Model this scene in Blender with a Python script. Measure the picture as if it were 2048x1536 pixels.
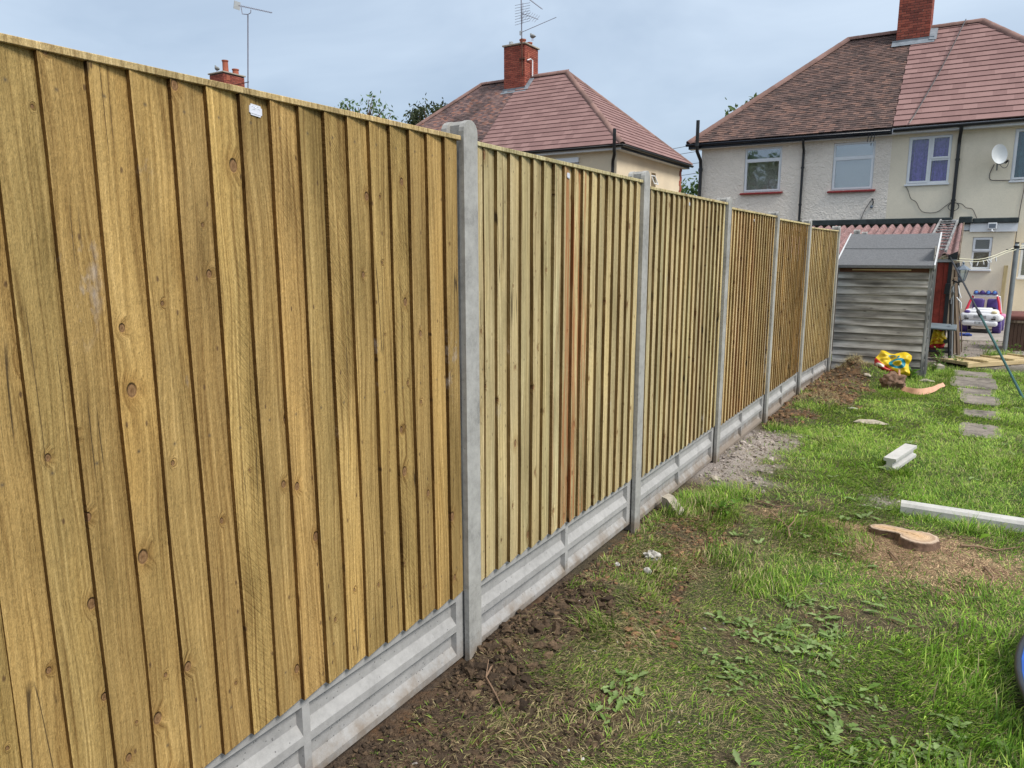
import bpy, bmesh, math, random
import numpy as np
from mathutils import Matrix, Vector, Euler

random.seed(7); rng = np.random.default_rng(7)
R = math.radians
for o in list(bpy.data.objects): bpy.data.objects.remove(o)
SC = bpy.context.scene
COL = SC.collection

# ------------------------------------------------------------------ camera
cam_d = bpy.data.cameras.new('Camera'); cam = bpy.data.objects.new('Camera', cam_d); COL.objects.link(cam)
cam_d.sensor_fit = 'HORIZONTAL'; cam_d.sensor_width = 36; cam_d.lens = 1459.6 / 2048 * 36
cam_d.clip_start = 0.05; cam_d.clip_end = 3000
CPOS = (1.6995, -2.4117, 1.5072)
_p, _y, _r = 0.1783, 0.5510, -0.0013
fw = Vector((-math.sin(_y) * math.cos(_p), math.cos(_y) * math.cos(_p), -math.sin(_p)))
rt = Vector((math.cos(_y), math.sin(_y), 0)); up = rt.cross(fw)
r2 = rt * math.cos(_r) + up * math.sin(_r); u2 = up * math.cos(_r) - rt * math.sin(_r)
m = Matrix((r2, u2, -fw)).transposed().to_4x4(); m.translation = CPOS
cam.matrix_world = m
SC.camera = cam
SC.render.resolution_x = 1024; SC.render.resolution_y = 768

# ------------------------------------------------------------------ world: overcast daylight
SUN_EL, SUN_AZ = R(50), R(98)          # azimuth from +Y towards +X
W = bpy.data.worlds.new('World'); SC.world = W; W.use_nodes = True
nt = W.node_tree; nt.nodes.clear()
def N(t, typ, **kw):
    n = t.nodes.new(typ)
    for k, v in kw.items():
        if k.startswith('i_'):
            key = k[2:]
            key = int(key) if key.isdigit() else key.replace('_', ' ')
            n.inputs[key].default_value = v
        else: setattr(n, k, v)
    return n
sky = N(nt, 'ShaderNodeTexSky', sky_type='NISHITA', sun_disc=False, sun_elevation=SUN_EL, sun_rotation=SUN_AZ,
        altitude=50, air_density=1.0, dust_density=3.0, ozone_density=1.5)
tc = N(nt, 'ShaderNodeTexCoord')
mp = N(nt, 'ShaderNodeMapping'); mp.inputs['Scale'].default_value = (1.2, 1.2, 3.2)
nz = N(nt, 'ShaderNodeTexNoise', i_Scale=1.9, i_Detail=5.0, i_Roughness=0.55, i_Distortion=0.4)
nt.links.new(tc.outputs['Generated'], mp.inputs['Vector']); nt.links.new(mp.outputs[0], nz.inputs['Vector'])
cr = N(nt, 'ShaderNodeValToRGB'); cr.color_ramp.elements[0].position = 0.34; cr.color_ramp.elements[1].position = 0.68
cr.color_ramp.elements[0].color = (3.05, 3.95, 5.15, 1); cr.color_ramp.elements[1].color = (4.6, 5.55, 6.7, 1)
nt.links.new(nz.outputs['Fac'], cr.inputs['Fac'])
# cloud deck brightens smoothly from horizon to zenith, as an even overcast does
sep = N(nt, 'ShaderNodeSeparateXYZ'); nt.links.new(tc.outputs['Generated'], sep.inputs[0])
gr = N(nt, 'ShaderNodeMapRange'); gr.inputs[1].default_value = 0.0; gr.inputs[2].default_value = 1.0
gr.inputs[3].default_value = 0.66; gr.inputs[4].default_value = 1.7
nt.links.new(sep.outputs['Z'], gr.inputs[0])
ml = N(nt, 'ShaderNodeVectorMath', operation='SCALE'); wz = N(nt, 'ShaderNodeMix', data_type='RGBA'); wz.inputs[7].default_value = (4.9, 4.9, 4.75, 1)
wf = N(nt, 'ShaderNodeMapRange'); wf.inputs[1].default_value = 0.15; wf.inputs[2].default_value = 0.9; wf.inputs[4].default_value = 0.8; nt.links.new(sep.outputs['Z'], wf.inputs[0]); nt.links.new(wf.outputs[0], wz.inputs[0])
nt.links.new(cr.outputs[0], wz.inputs[6]); nt.links.new(wz.outputs[2], ml.inputs[0]); nt.links.new(gr.outputs[0], ml.inputs['Scale'])
mx = N(nt, 'ShaderNodeMix', data_type='RGBA'); mx.inputs[0].default_value = 0.85
nt.links.new(sky.outputs[0], mx.inputs[6]); nt.links.new(ml.outputs[0], mx.inputs[7])
bg = N(nt, 'ShaderNodeBackground', i_Strength=0.1); out = N(nt, 'ShaderNodeOutputWorld')
nt.links.new(mx.outputs[2], bg.inputs[0]); nt.links.new(bg.outputs[0], out.inputs[0])
sun_d = bpy.data.lights.new('Sun', 'SUN'); sun_d.energy = 2.3; sun_d.angle = R(20); sun_d.color = (1.0, 0.955, 0.88)
sun = bpy.data.objects.new('Sun', sun_d); COL.objects.link(sun)
sd = Vector((math.sin(SUN_AZ) * math.cos(SUN_EL), math.cos(SUN_AZ) * math.cos(SUN_EL), math.sin(SUN_EL)))
sun.rotation_euler = sd.to_track_quat('Z', 'Y').to_euler(); sun.location = (3, 6, 20)
vs = SC.view_settings
vs.view_transform = 'Standard'; vs.look = 'None'; vs.gamma = 1; vs.use_curve_mapping = False; vs.exposure = 0.74
SC.render.engine = 'CYCLES'

# ------------------------------------------------------------------ material helpers
MATS = {}
class NT:
    def __init__(s, name):
        s.m = bpy.data.materials.new(name); s.m.use_nodes = True; s.t = s.m.node_tree; s.t.nodes.clear()
        s.out = s.t.nodes.new('ShaderNodeOutputMaterial'); s.b = s.t.nodes.new('ShaderNodeBsdfPrincipled')
        s.L(s.b.outputs[0], s.out.inputs[0]); s.b.inputs['Specular IOR Level'].default_value = 0.3
    def L(s, a, b): s.t.links.new(a, b)
    def N(s, typ, **kw): return N(s.t, typ, **kw)
    def coord(s, scale=(1, 1, 1), which='Object', rnd=False):
        tc = s.N('ShaderNodeTexCoord'); v = tc.outputs[which]
        if rnd:
            oi = s.N('ShaderNodeObjectInfo')
            mu = s.N('ShaderNodeVectorMath', operation='SCALE'); mu.inputs[0].default_value = (37.3, 91.7, 53.1)
            s.L(oi.outputs['Random'], mu.inputs['Scale'])
            ad = s.N('ShaderNodeVectorMath', operation='ADD'); s.L(v, ad.inputs[0]); s.L(mu.outputs[0], ad.inputs[1]); v = ad.outputs[0]
        return s.scale(v, scale)
    def scale(s, v, sc):
        m = s.N('ShaderNodeVectorMath', operation='MULTIPLY'); m.inputs[1].default_value = sc; s.L(v, m.inputs[0]); return m.outputs[0]
    def noise(s, v, scale=1.0, detail=4.0, rough=0.55, dist=0.0, out='Fac'):
        n = s.N('ShaderNodeTexNoise', i_Scale=scale, i_Detail=detail, i_Roughness=rough, i_Distortion=dist); s.L(v, n.inputs['Vector']); return n.outputs[out]
    def ramp(s, f, stops):
        r = s.N('ShaderNodeValToRGB'); e = r.color_ramp.elements
        while len(e) < len(stops): e.new(0.5)
        for el, (p, c) in zip(e, stops):
            el.position = p; el.color = (c, c, c, 1) if isinstance(c, (int, float)) else (*c, 1)
        s.L(f, r.inputs[0]); return r.outputs[0]
    def math(s, op, a, b=None, clamp=False):
        n = s.N('ShaderNodeMath', operation=op, use_clamp=clamp)
        for i, v in enumerate((a, b)):
            if v is None: continue
            if isinstance(v, (int, float)): n.inputs[i].default_value = v
            else: s.L(v, n.inputs[i])
        return n.outputs[0]
    def mix(s, f, a, b, mode='MIX'):
        n = s.N('ShaderNodeMix', data_type='RGBA', blend_type=mode)
        for i, v in ((0, f), (6, a), (7, b)):
            if isinstance(v, (int, float)): n.inputs[i].default_value = v
            elif isinstance(v, tuple): n.inputs[i].default_value = (*v, 1)
            else: s.L(v, n.inputs[i])
        return n.outputs[2]
    def bump(s, h, strength=0.5, dist=0.01):
        n = s.N('ShaderNodeBump', i_Strength=strength, i_Distance=dist); s.L(h, n.inputs['Height']); s.L(n.outputs[0], s.b.inputs['Normal'])
    def fin(s, col=None, rough=0.8, metal=0.0):
        if col is not None:
            if isinstance(col, tuple): s.b.inputs['Base Color'].default_value = (*col, 1)
            else: s.L(col, s.b.inputs['Base Color'])
        if isinstance(rough, (int, float)): s.b.inputs['Roughness'].default_value = rough
        else: s.L(rough, s.b.inputs['Roughness'])
        s.b.inputs['Metallic'].default_value = metal
        MATS[s.m.name] = s.m; return s.m

def plain(name, c, rough=0.6, var=0.12, scale=6.0, bump=0.0, bscale=60.0, metal=0.0, spec=0.3):
    """painted / plastic surface: colour with mild dirt variation and fine relief"""
    k = NT(name); v = k.coord(rnd=True)
    n = k.noise(v, scale, 5)
    col = k.ramp(n, [(0.3, tuple(x * (1 - var) for x in c)), (0.7, tuple(min(1, x * (1 + var)) for x in c))])
    if bump: k.bump(k.noise(v, bscale, 3), bump, 0.004)
    k.b.inputs['Specular IOR Level'].default_value = spec
    return k.fin(col, rough, metal)

def wood_board(name, dark=False):
    """pressure treated sawn softwood; tint comes from each board's object colour"""
    k = NT(name); oi = k.N('ShaderNodeObjectInfo')
    v = k.coord(rnd=True)
    tcl = k.N('ShaderNodeTexCoord'); sp = k.N('ShaderNodeSeparateXYZ'); k.L(tcl.outputs['Object'], sp.inputs[0])
    # knots
    yz = k.N('ShaderNodeSeparateXYZ'); k.L(v, yz.inputs[0]); cyz = k.N('ShaderNodeCombineXYZ'); k.L(yz.outputs['Y'], cyz.inputs['X']); k.L(yz.outputs['Z'], cyz.inputs['Y'])
    vo = k.N('ShaderNodeTexVoronoi', voronoi_dimensions='2D', i_Scale=1.0, i_Randomness=1.0); k.L(k.scale(cyz.outputs[0], (6.0, 4.6, 1)), vo.inputs['Vector'])
    sc = k.N('ShaderNodeSeparateColor'); k.L(vo.outputs['Color'], sc.inputs[0])
    have = k.math('GREATER_THAN', sc.outputs[0], 0.45)
    rad = k.math('MULTIPLY_ADD', k.math('POWER', sc.outputs[1], 2.0), 0.085); rad.node.inputs[2].default_value = 0.022
    q = k.math('DIVIDE', vo.outputs['Distance'], rad)
    core = k.math('MULTIPLY', k.ramp(q, [(0.75, 1.0), (1.0, 0.0)]), have)
    halo = k.math('MULTIPLY', k.ramp(k.math('MULTIPLY', q, 0.3), [(0.2, 1.0), (0.85, 0.0)]), have)
    # grain follows the length, bends round the knots
    wob = k.noise(k.scale(v, (2, 4, 1.1)), 1.0, 2)
    wv = k.N('ShaderNodeCombineXYZ')
    k.L(k.math('ADD', k.math('MULTIPLY', wob, 0.10), k.math('MULTIPLY', halo, 0.022)), wv.inputs['Y'])
    ad = k.N('ShaderNodeVectorMath', operation='ADD'); k.L(v, ad.inputs[0]); k.L(wv.outputs[0], ad.inputs[1]); g = ad.outputs[0]
    streak = k.noise(k.scale(g, (30, 130, 1.6)), 1.0, 4, 0.6)
    ringf = k.noise(k.scale(g, (3, 13, 0.35)), 1.0, 1, 0.4)
    ring = k.math('MULTIPLY_ADD', k.math('SINE', k.math('MULTIPLY', ringf, 70.0)), 0.5); ring.node.inputs[2].default_value = 0.5
    fuzz = k.noise(k.scale(v, (120, 160, 45)), 1.0, 3, 0.7)
    fib = k.noise(k.scale(v, (60, 260, 18)), 1.0, 3, 0.7)
    blot = k.noise(k.scale(v, (2, 5, 1.3)), 1.0, 3, 0.6)
    # diagonal saw marks on some boards only
    rotv = k.N('ShaderNodeVectorRotate', rotation_type='X_AXIS', i_Angle=R(52)); k.L(v, rotv.inputs['Vector'])
    sw = k.noise(k.scale(rotv.outputs[0], (10, 9, 150)), 1.0, 3, 0.6)
    some = k.math('GREATER_THAN', oi.outputs['Random'], 0.68)
    saw = k.math('MULTIPLY', k.math('MULTIPLY', sw, some), k.ramp(blot, [(0.4, 0.0), (0.6, 1.0)]))
    lum = k.math('ADD', k.math('MULTIPLY', streak, 0.75), k.math('MULTIPLY', ring, 0.13))
    lum = k.math('ADD', lum, k.math('MULTIPLY', fuzz, 0.24))
    lum = k.math('ADD', lum, k.math('MULTIPLY', saw, -0.12))
    tone = k.ramp(lum, [(0.32, (0.40, 0.33, 0.25)), (0.52, (0.86, 0.83, 0.77)), (0.64, (1.05, 1.04, 1.0)), (0.80, (1.5, 1.52, 1.6))])
    col = k.mix(1.0, tone, oi.outputs['Color'], 'MULTIPLY')
    grn = k.ramp(blot, [(0.30, (1.14, 1.10, 1.02)), (0.5, (1, 1, 1)), (0.70, (0.62, 0.62, 0.58))])
    col = k.mix(0.9, col, grn, 'MULTIPLY')
    br = k.math('MULTIPLY_ADD', oi.outputs['Random'], 0.36); br.node.inputs[2].default_value = 0.82
    cb = k.N('ShaderNodeCombineXYZ'); [k.L(br, cb.inputs[i]) for i in range(3)]
    col = k.mix(1.0, col, cb.outputs[0], 'MULTIPLY')
    kc = k.ramp(q, [(0.0, (0.15, 0.075, 0.035)), (0.55, (0.30, 0.17, 0.085)), (0.8, (0.13, 0.065, 0.035)), (1.0, (0.2, 0.12, 0.06))])
    col = k.mix(k.math('MULTIPLY', halo, 0.6), col, k.mix(1.0, col, (0.62, 0.5, 0.38), 'MULTIPLY'))
    col = k.mix(k.math('MULTIPLY', core, 0.85), col, kc)
    # small dark pin knots and resin flecks
    v2 = k.N('ShaderNodeTexVoronoi', voronoi_dimensions='2D', i_Scale=1.0); k.L(k.scale(cyz.outputs[0], (19, 9, 1)), v2.inputs['Vector'])
    s2 = k.N('ShaderNodeSeparateColor'); k.L(v2.outputs['Color'], s2.inputs[0])
    pin = k.math('MULTIPLY', k.ramp(v2.outputs['Distance'], [(0.04, 1.0), (0.09, 0.0)]), k.math('GREATER_THAN', s2.outputs[0], 0.86))
    col = k.mix(k.math('MULTIPLY', pin, 0.8), col, (0.10, 0.055, 0.03))
    stn = k.noise(k.scale(v, (3, 34, 1.5)), 1.0, 3, 0.6)
    col = k.mix(k.math('MULTIPLY', k.ramp(stn, [(0.46, 0.0), (0.60, 0.95)]), oi.outputs['Alpha']), col, (0.40, 0.165, 0.065))
    crk = k.math('ABSOLUTE', k.math('SUBTRACT', k.noise(k.scale(v, (1, 16, 0.55)), 1.0, 1), 0.5))
    crk = k.math('MULTIPLY', k.ramp(crk, [(0.004, 1.0), (0.010, 0.0)]), k.ramp(k.noise(k.scale(v, (1, 2.5, 1.6)), 1.0, 1), [(0.60, 0.0), (0.64, 1.0)]))
    col = k.mix(k.math('MULTIPLY', crk, 0.85), col, (0.05, 0.032, 0.018))
    dz = k.math('MINIMUM', k.math('ABSOLUTE', k.math('SUBTRACT', sp.outputs['Z'], 1.79)), k.math('MINIMUM', k.math('ABSOLUTE', k.math('SUBTRACT', sp.outputs['Z'], 0.95)), k.math('ABSOLUTE', k.math('SUBTRACT', sp.outputs['Z'], 0.13))))
    ny = k.math('SUBTRACT', sp.outputs['Y'], 0.036); nd = k.math('SQRT', k.math('ADD', k.math('MULTIPLY', ny, ny), k.math('MULTIPLY', dz, dz)))
    col = k.mix(k.ramp(nd, [(0.0028, 0.85), (0.0045, 0.0)]), col, (0.06, 0.055, 0.05))
    if dark: col = k.mix(1.0, col, (0.31, 0.25, 0.18), 'MULTIPLY')  # board edges: darker sawn treatment tone, plus shade put into the colour
    sf = k.noise(k.scale(v, (5, 9, 5)), 1.0, 4, 0.75); patch = k.noise(k.scale(v, (1, 3, 1.4)), 1.0, 1)
    col = k.mix(k.math('MULTIPLY', k.ramp(sf, [(0.56, 0.0), (0.70, 0.55)]), k.ramp(patch, [(0.66, 0.0), (0.72, 1.0)])), col, (0.50, 0.46, 0.45))
    h = k.math('ADD', k.math('MULTIPLY', fuzz, 0.8), k.math('MULTIPLY', fib, 0.9))
    h = k.math('ADD', h, k.math('MULTIPLY', streak, 0.9)); h = k.math('ADD', h, k.math('MULTIPLY', saw, 1.2)); h = k.math('ADD', h, k.math('MULTIPLY', core, -0.8))
    k.bump(h, 1.0, 0.0058)
    k.b.inputs['Specular IOR Level'].default_value = 0.18
    return k.fin(col, 0.78)

def concrete(name, c=(0.40, 0.41, 0.42), var=0.22, mud=False):
    k = NT(name); v = k.coord(rnd=True)
    a = k.noise(v, 5, 5, 0.6); b = k.noise(v, 34, 4, 0.65); f = k.noise(v, 260, 2)
    lum = k.math('ADD', k.math('MULTIPLY', a, 0.55), k.math('ADD', k.math('MULTIPLY', b, 0.35), k.math('MULTIPLY', f, 0.14)))
    col = k.ramp(lum, [(0.36, tuple(x * (1 - var * 1.5) for x in c)), (0.52, c), (0.66, tuple(min(1, x * (1 + var)) for x in c))])
    vo = k.N('ShaderNodeTexVoronoi', i_Scale=48.0); k.L(v, vo.inputs['Vector'])
    s2 = k.N('ShaderNodeSeparateColor'); k.L(vo.outputs['Color'], s2.inputs[0])
    pit = k.math('MULTIPLY', k.ramp(vo.outputs['Distance'], [(0.09, 1.0), (0.16, 0.0)]), k.math('GREATER_THAN', s2.outputs[0], 0.66))
    col = k.mix(k.math('MULTIPLY', pit, 0.75), col, (0.07, 0.07, 0.075))
    if mud:
     ge = k.N('ShaderNodeNewGeometry'); gp = k.N('ShaderNodeSeparateXYZ'); k.L(ge.outputs['Position'], gp.inputs[0])
     mudh = k.math('ADD', gp.outputs['Z'], k.math('MULTIPLY', k.noise(ge.outputs['Position'], 9, 5, 0.7), -0.26))
     col = k.mix(k.ramp(k.math('ADD', mudh, 0.5), [(0.10, 0.75), (0.19, 0.0)]), col, (0.17, 0.125, 0.085))
    k.bump(k.math('SUBTRACT', k.math('ADD', k.math('MULTIPLY', b, 0.6), k.math('MULTIPLY', f, 0.4)), pit), 0.35, 0.003)
    return k.fin(col, 0.85)

def roughcast(name, c, scale, strength, dist):
    k = NT(name); v = k.coord()
    a = k.noise(v, scale, 4, 0.6, 1.4); b = k.noise(v, scale * 4, 3); l = k.noise(v, 0.7, 4)
    st = k.noise(k.scale(v, (2.2, 2.2, 0.25)), 1.0, 4)
    col = k.ramp(l, [(0.3, tuple(x * 0.86 for x in c)), (0.7, tuple(min(1, x * 1.06) for x in c))])
    col = k.mix(k.ramp(st, [(0.58, 0.0), (0.85, 0.22)]), col, tuple(x * f for x, f in zip(c, (0.68, 0.66, 0.6))))
    col = k.mix(k.ramp(a, [(0.36, 0.16), (0.55, 0.0)]), col, tuple(x * 0.62 for x in c))
    k.bump(k.math('ADD', a, k.math('MULTIPLY', b, 0.25)), strength, dist)
    return k.fin(col, 0.92)

def tile_mat(name, cols, lichen=0.0):
    """roof tile colours varying from tile to tile through the island / object random"""
    k = NT(name); oi = k.N('ShaderNodeObjectInfo'); ge = k.N('ShaderNodeNewGeometry')
    rd = k.math('FRACT', k.math('ADD', oi.outputs['Random'], ge.outputs['Random Per Island']))
    v = k.coord(which='Object'); tcg = k.N('ShaderNodeNewGeometry')
    big = k.noise(tcg.outputs['Position'], 0.9, 4, 0.6)
    fine = k.noise(tcg.outputs['Position'], 11, 4)
    f = k.math('ADD', k.math('MULTIPLY', rd, 0.6), k.math('MULTIPLY', fine, 0.4))
    col = k.ramp(f, [(0.2 + 0.6 * i / max(1, len(cols) - 1), c) for i, c in enumerate(cols)])
    if lichen:
        col = k.mix(k.ramp(big, [(0.48, 0.0), (0.66, lichen)]), col, (0.045, 0.035, 0.035))
        col = k.mix(k.ramp(k.noise(tcg.outputs['Position'], 26, 3), [(0.62, 0.0), (0.72, 0.5)]), col, (0.34, 0.30, 0.24))
    k.bump(fine, 0.3, 0.004)
    return k.fin(col, 0.85)

def glass_mat(name, fac=0.3, tint=(0.9, 0.93, 0.95)):
    k = NT(name); t = k.t
    tr = k.N('ShaderNodeBsdfTransparent'); tr.inputs[0].default_value = (*tint, 1)
    gl = k.N('ShaderNodeBsdfGlossy', i_Roughness=0.02); gl.inputs[0].default_value = (1, 1, 1, 1)
    nz = k.noise(k.coord(), 1.3, 2); bp = k.N('ShaderNodeBump', i_Strength=0.06, i_Distance=0.05); k.L(nz, bp.inputs['Height']); k.L(bp.outputs[0], gl.inputs['Normal'])
    ms = k.N('ShaderNodeMixShader'); ms.inputs[0].default_value = fac
    k.L(tr.outputs[0], ms.inputs[1]); k.L(gl.outputs[0], ms.inputs[2]); k.L(ms.outputs[0], k.out.inputs[0])
    MATS[name] = k.m; return k.m

def leaf_mat(name, attr='Col', rough=0.55, trans=0.35):
    k = NT(name); a = k.N('ShaderNodeAttribute', attribute_name=attr)
    n = k.noise(k.coord(), 9, 3)
    col = k.mix(0.5, a.outputs['Color'], k.mix(1.0, a.outputs['Color'], k.ramp(n, [(0.3, 0.7), (0.7, 1.3)]), 'MULTIPLY'))
    k.fin(col, rough); k.b.inputs['Specular IOR Level'].default_value = 0.25
    tl = k.N('ShaderNodeBsdfTranslucent'); k.L(col, tl.inputs[0])
    ms = k.N('ShaderNodeMixShader'); ms.inputs[0].default_value = trans
    k.L(k.b.outputs[0], ms.inputs[1]); k.L(tl.outputs[0], ms.inputs[2]); k.L(ms.outputs[0], k.out.inputs[0])
    return k.m

wood_board('treated_board'); wood_board('sawn_edge_shaded', True)
concrete('post_concrete', (0.315, 0.31, 0.295), 0.26, True); concrete('gravel_concrete', (0.33, 0.325, 0.32), 0.16, True)
concrete('offcut_concrete', (0.46, 0.455, 0.44), 0.15); concrete('paving', (0.20, 0.175, 0.15), 0.5); concrete('yard_concrete', (0.30, 0.27, 0.24), 0.25)
roughcast('roughcast_cream', (0.89, 0.805, 0.71), 8.5, 0.9, 0.05)
roughcast('render_beige', (0.82, 0.735, 0.585), 22.0, 0.25, 0.01)
roughcast('render_sand', (0.74, 0.63, 0.47), 22.0, 0.25, 0.01)
tile_mat('old_tile', [(0.065, 0.044, 0.042), (0.11, 0.07, 0.062), (0.14, 0.088, 0.077), (0.20, 0.115, 0.09)], 0.75)
tile_mat('old_tile_dark', [(0.10, 0.07, 0.075), (0.17, 0.105, 0.10), (0.21, 0.14, 0.13), (0.30, 0.14, 0.10)], 0.75)
tile_mat('new_tile', [(0.20, 0.115, 0.108), (0.23, 0.134, 0.125), (0.265, 0.158, 0.147)])
tile_mat('ridge_brown', [(0.17, 0.10, 0.085), (0.22, 0.13, 0.11), (0.25, 0.15, 0.13)], 0.3)
tile_mat('brick_red', [(0.20, 0.05, 0.035), (0.30, 0.075, 0.05), (0.36, 0.10, 0.065)], 0.35)
plain('mortar', (0.12, 0.09, 0.08), 0.95); plain('lead', (0.19, 0.215, 0.245), 0.6, 0.25); plain('terracotta', (0.33, 0.10, 0.06), 0.8)
plain('black_plastic', (0.012, 0.013, 0.015), 0.38, 0.2, spec=0.5); plain('navy_gutter', (0.012, 0.017, 0.028), 0.35, 0.15, spec=0.5)
plain('upvc', (0.72, 0.74, 0.77), 0.35, 0.05); plain('white_paint', (0.52, 0.53, 0.54), 0.5, 0.08)
plain('sill_red', (0.30, 0.045, 0.045), 0.6); plain('room_dark', (0.02, 0.02, 0.022), 0.9); plain('blind', (0.58, 0.55, 0.47), 0.7, 0.05)
plain('net_grey', (0.30, 0.33, 0.35), 0.9, 0.1)
plain('curtain_purple', (0.17, 0.10, 0.42), 0.8, 0.35, 14); plain('curtain_teal', (0.02, 0.11, 0.13), 0.8, 0.3, 10)
glass_mat('pane_glass', 0.22); glass_mat('dark_glass', 0.07)
plain('felt_grey', (0.125, 0.128, 0.135), 0.95, 0.22, 40, 0.6, 300); plain('felt_black', (0.035, 0.045, 0.047), 0.85, 0.35, 8, 0.4, 90)
plain('galvanised', (0.30, 0.32, 0.34), 0.45, 0.15, metal=0.6); plain('aerial_metal', (0.22, 0.21, 0.25), 0.5, 0.2, metal=0.3); plain('rust', (0.10, 0.045, 0.03), 0.8, 0.3)
plain('red_paint_wood', (0.23, 0.035, 0.022), 0.7, 0.3, 12, 0.4, 90)
plain('dish_grey', (0.50, 0.53, 0.55), 0.45, 0.06)
plain('toy_white', (0.72, 0.73, 0.76), 0.35, 0.05, spec=0.45); plain('toy_purple', (0.075, 0.045, 0.20), 0.45, 0.15, spec=0.4); plain('toy_red', (0.50, 0.02, 0.05), 0.4); plain('toy_pink', (0.55, 0.22, 0.38), 0.45)
plain('toy_blue', (0.10, 0.25, 0.65), 0.2, spec=0.6); plain('toy_grey', (0.33, 0.34, 0.36), 0.5); plain('lamp_yellow', (0.62, 0.55, 0.33), 0.3)
plain('box_brown', (0.095, 0.055, 0.038), 0.6, 0.12); plain('lid_red', (0.16, 0.06, 0.05), 0.6, 0.2)
plain('prop_green', (0.012, 0.075, 0.07), 0.4, 0.15, spec=0.5); plain('line_cream', (0.62, 0.60, 0.45), 0.6); plain('sheet_blue', (0.003, 0.07, 0.36), 0.4, 0.25, 9, spec=0.5)
plain('blue_cloth', (0.04, 0.08, 0.30), 0.8); plain('lamp_grey', (0.15, 0.18, 0.22), 0.4); plain('bench_grey', (0.13, 0.16, 0.18), 0.6, 0.2)
plain('cable_grey', (0.10, 0.09, 0.09), 0.6); plain('stone_white', (0.40, 0.385, 0.36), 0.9, 0.3, 30, 0.5, 80); plain('stone_tan', (0.36, 0.32, 0.26), 0.9, 0.25, 20, 0.5, 60)
plain('peach_wood', (0.60, 0.34, 0.23), 0.75, 0.12, 20); plain('twig_brown', (0.20, 0.13, 0.085), 0.9, 0.3); plain('feather_grey', (0.20, 0.20, 0.19), 0.8, 0.35, 30); plain('plaque_white', (0.66, 0.68, 0.76), 0.3, 0.04, spec=0.5)

def weathered(name, c1, c2, axis='x'):
    k = NT(name); v = k.coord(rnd=True)
    sc = {'x': (1.2, 30, 15), 'z': (40, 40, 1.2)}[axis]
    a = k.noise(k.scale(v, sc), 1.0, 5, 0.6); b = k.noise(k.scale(v, (2.5, 4, 9) if axis == 'x' else (8, 8, 2)), 1.0, 4)
    col = k.ramp(k.math('ADD', k.math('MULTIPLY', a, 0.6), k.math('MULTIPLY', b, 0.4)), [(0.34, tuple(x * 0.35 for x in c1)), (0.47, c1), (0.66, c2)])
    vo = k.N('ShaderNodeTexVoronoi', i_Scale=1.0); k.L(k.scale(v, (4, 1, 11)), vo.inputs['Vector'])
    s2 = k.N('ShaderNodeSeparateColor'); k.L(vo.outputs['Color'], s2.inputs[0])
    kn = k.math('MULTIPLY', k.ramp(vo.outputs['Distance'], [(0.05, 1.0), (0.14, 0.0)]), k.math('GREATER_THAN', s2.outputs[0], 0.6))
    col = k.mix(k.math('MULTIPLY', kn, 0.8), col, (0.04, 0.035, 0.03))
    k.bump(a, 0.5, 0.004); return k.fin(col, 0.9)
weathered('grey_boards', (0.20, 0.187, 0.17), (0.52, 0.50, 0.47)); weathered('grey_posts', (0.15, 0.15, 0.15), (0.42, 0.42, 0.42), 'z')
weathered('old_plank', (0.12, 0.085, 0.06), (0.28, 0.22, 0.16), 'z'); weathered('new_pine', (0.42, 0.32, 0.17), (0.62, 0.50, 0.30), 'x'); weathered('new_pine_z', (0.42, 0.33, 0.17), (0.60, 0.50, 0.28), 'z')

def corrugated_mat():
    k = NT('cement_sheet'); v = k.coord()
    a = k.noise(v, 3, 5, 0.65); b = k.noise(v, 26, 4, 0.7)
    col = k.ramp(b, [(0.3, (0.07, 0.04, 0.04)), (0.5, (0.23, 0.13, 0.125)), (0.7, (0.42, 0.28, 0.27))])
    col = k.mix(k.ramp(a, [(0.45, 0.0), (0.7, 0.6)]), col, (0.10, 0.075, 0.075)); k.bump(b, 0.6, 0.01); return k.fin(col, 0.95)
corrugated_mat()

def stump_top():
    k = NT('stump_cut'); v = k.coord()
    a = k.N('ShaderNodeAttribute', attribute_name='ring')
    n = k.noise(v, 14, 4); w = k.math('SINE', k.math('ADD', k.math('MULTIPLY', a.outputs['Fac'], 70.0), k.math('MULTIPLY', n, 5.0)))
    col = k.ramp(a.outputs['Fac'], [(0.0, (0.58, 0.38, 0.21)), (0.55, (0.56, 0.40, 0.26)), (0.78, (0.38, 0.26, 0.18)), (0.84, (0.56, 0.43, 0.32)), (0.95, (0.48, 0.37, 0.28)), (1.0, (0.22, 0.15, 0.11))])
    col = k.mix(0.35, col, k.mix(1.0, col, k.ramp(w, [(0.0, 0.5), (1.0, 1.2)]), 'MULTIPLY'))
    col = k.mix(0.5, col, k.mix(1.0, col, k.ramp(k.noise(v, 40, 4), [(0.3, 0.55), (0.7, 1.25)]), 'MULTIPLY'))
    k.bump(k.noise(v, 90, 3), 0.5, 0.004); return k.fin(col, 0.85)
stump_top(); plain('bark', (0.16, 0.10, 0.07), 0.95, 0.45, 25, 1.0, 60)
leaf_mat('grass_blade', trans=0.3); leaf_mat('leaf_green', trans=0.35)
kk = NT('straw'); ka = kk.N('ShaderNodeAttribute', attribute_name='Col'); kk.fin(ka.outputs['Color'], 0.85)
kk = NT('clod'); ka = kk.N('ShaderNodeAttribute', attribute_name='Col'); kv = kk.coord(); kk.bump(kk.noise(kv, 120, 4), 0.9, 0.006); kk.fin(kk.mix(1.0, ka.outputs['Color'], kk.ramp(kk.noise(kv, 70, 4), [(0.3, 0.55), (0.7, 1.35)]), 'MULTIPLY'), 0.95)

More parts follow.
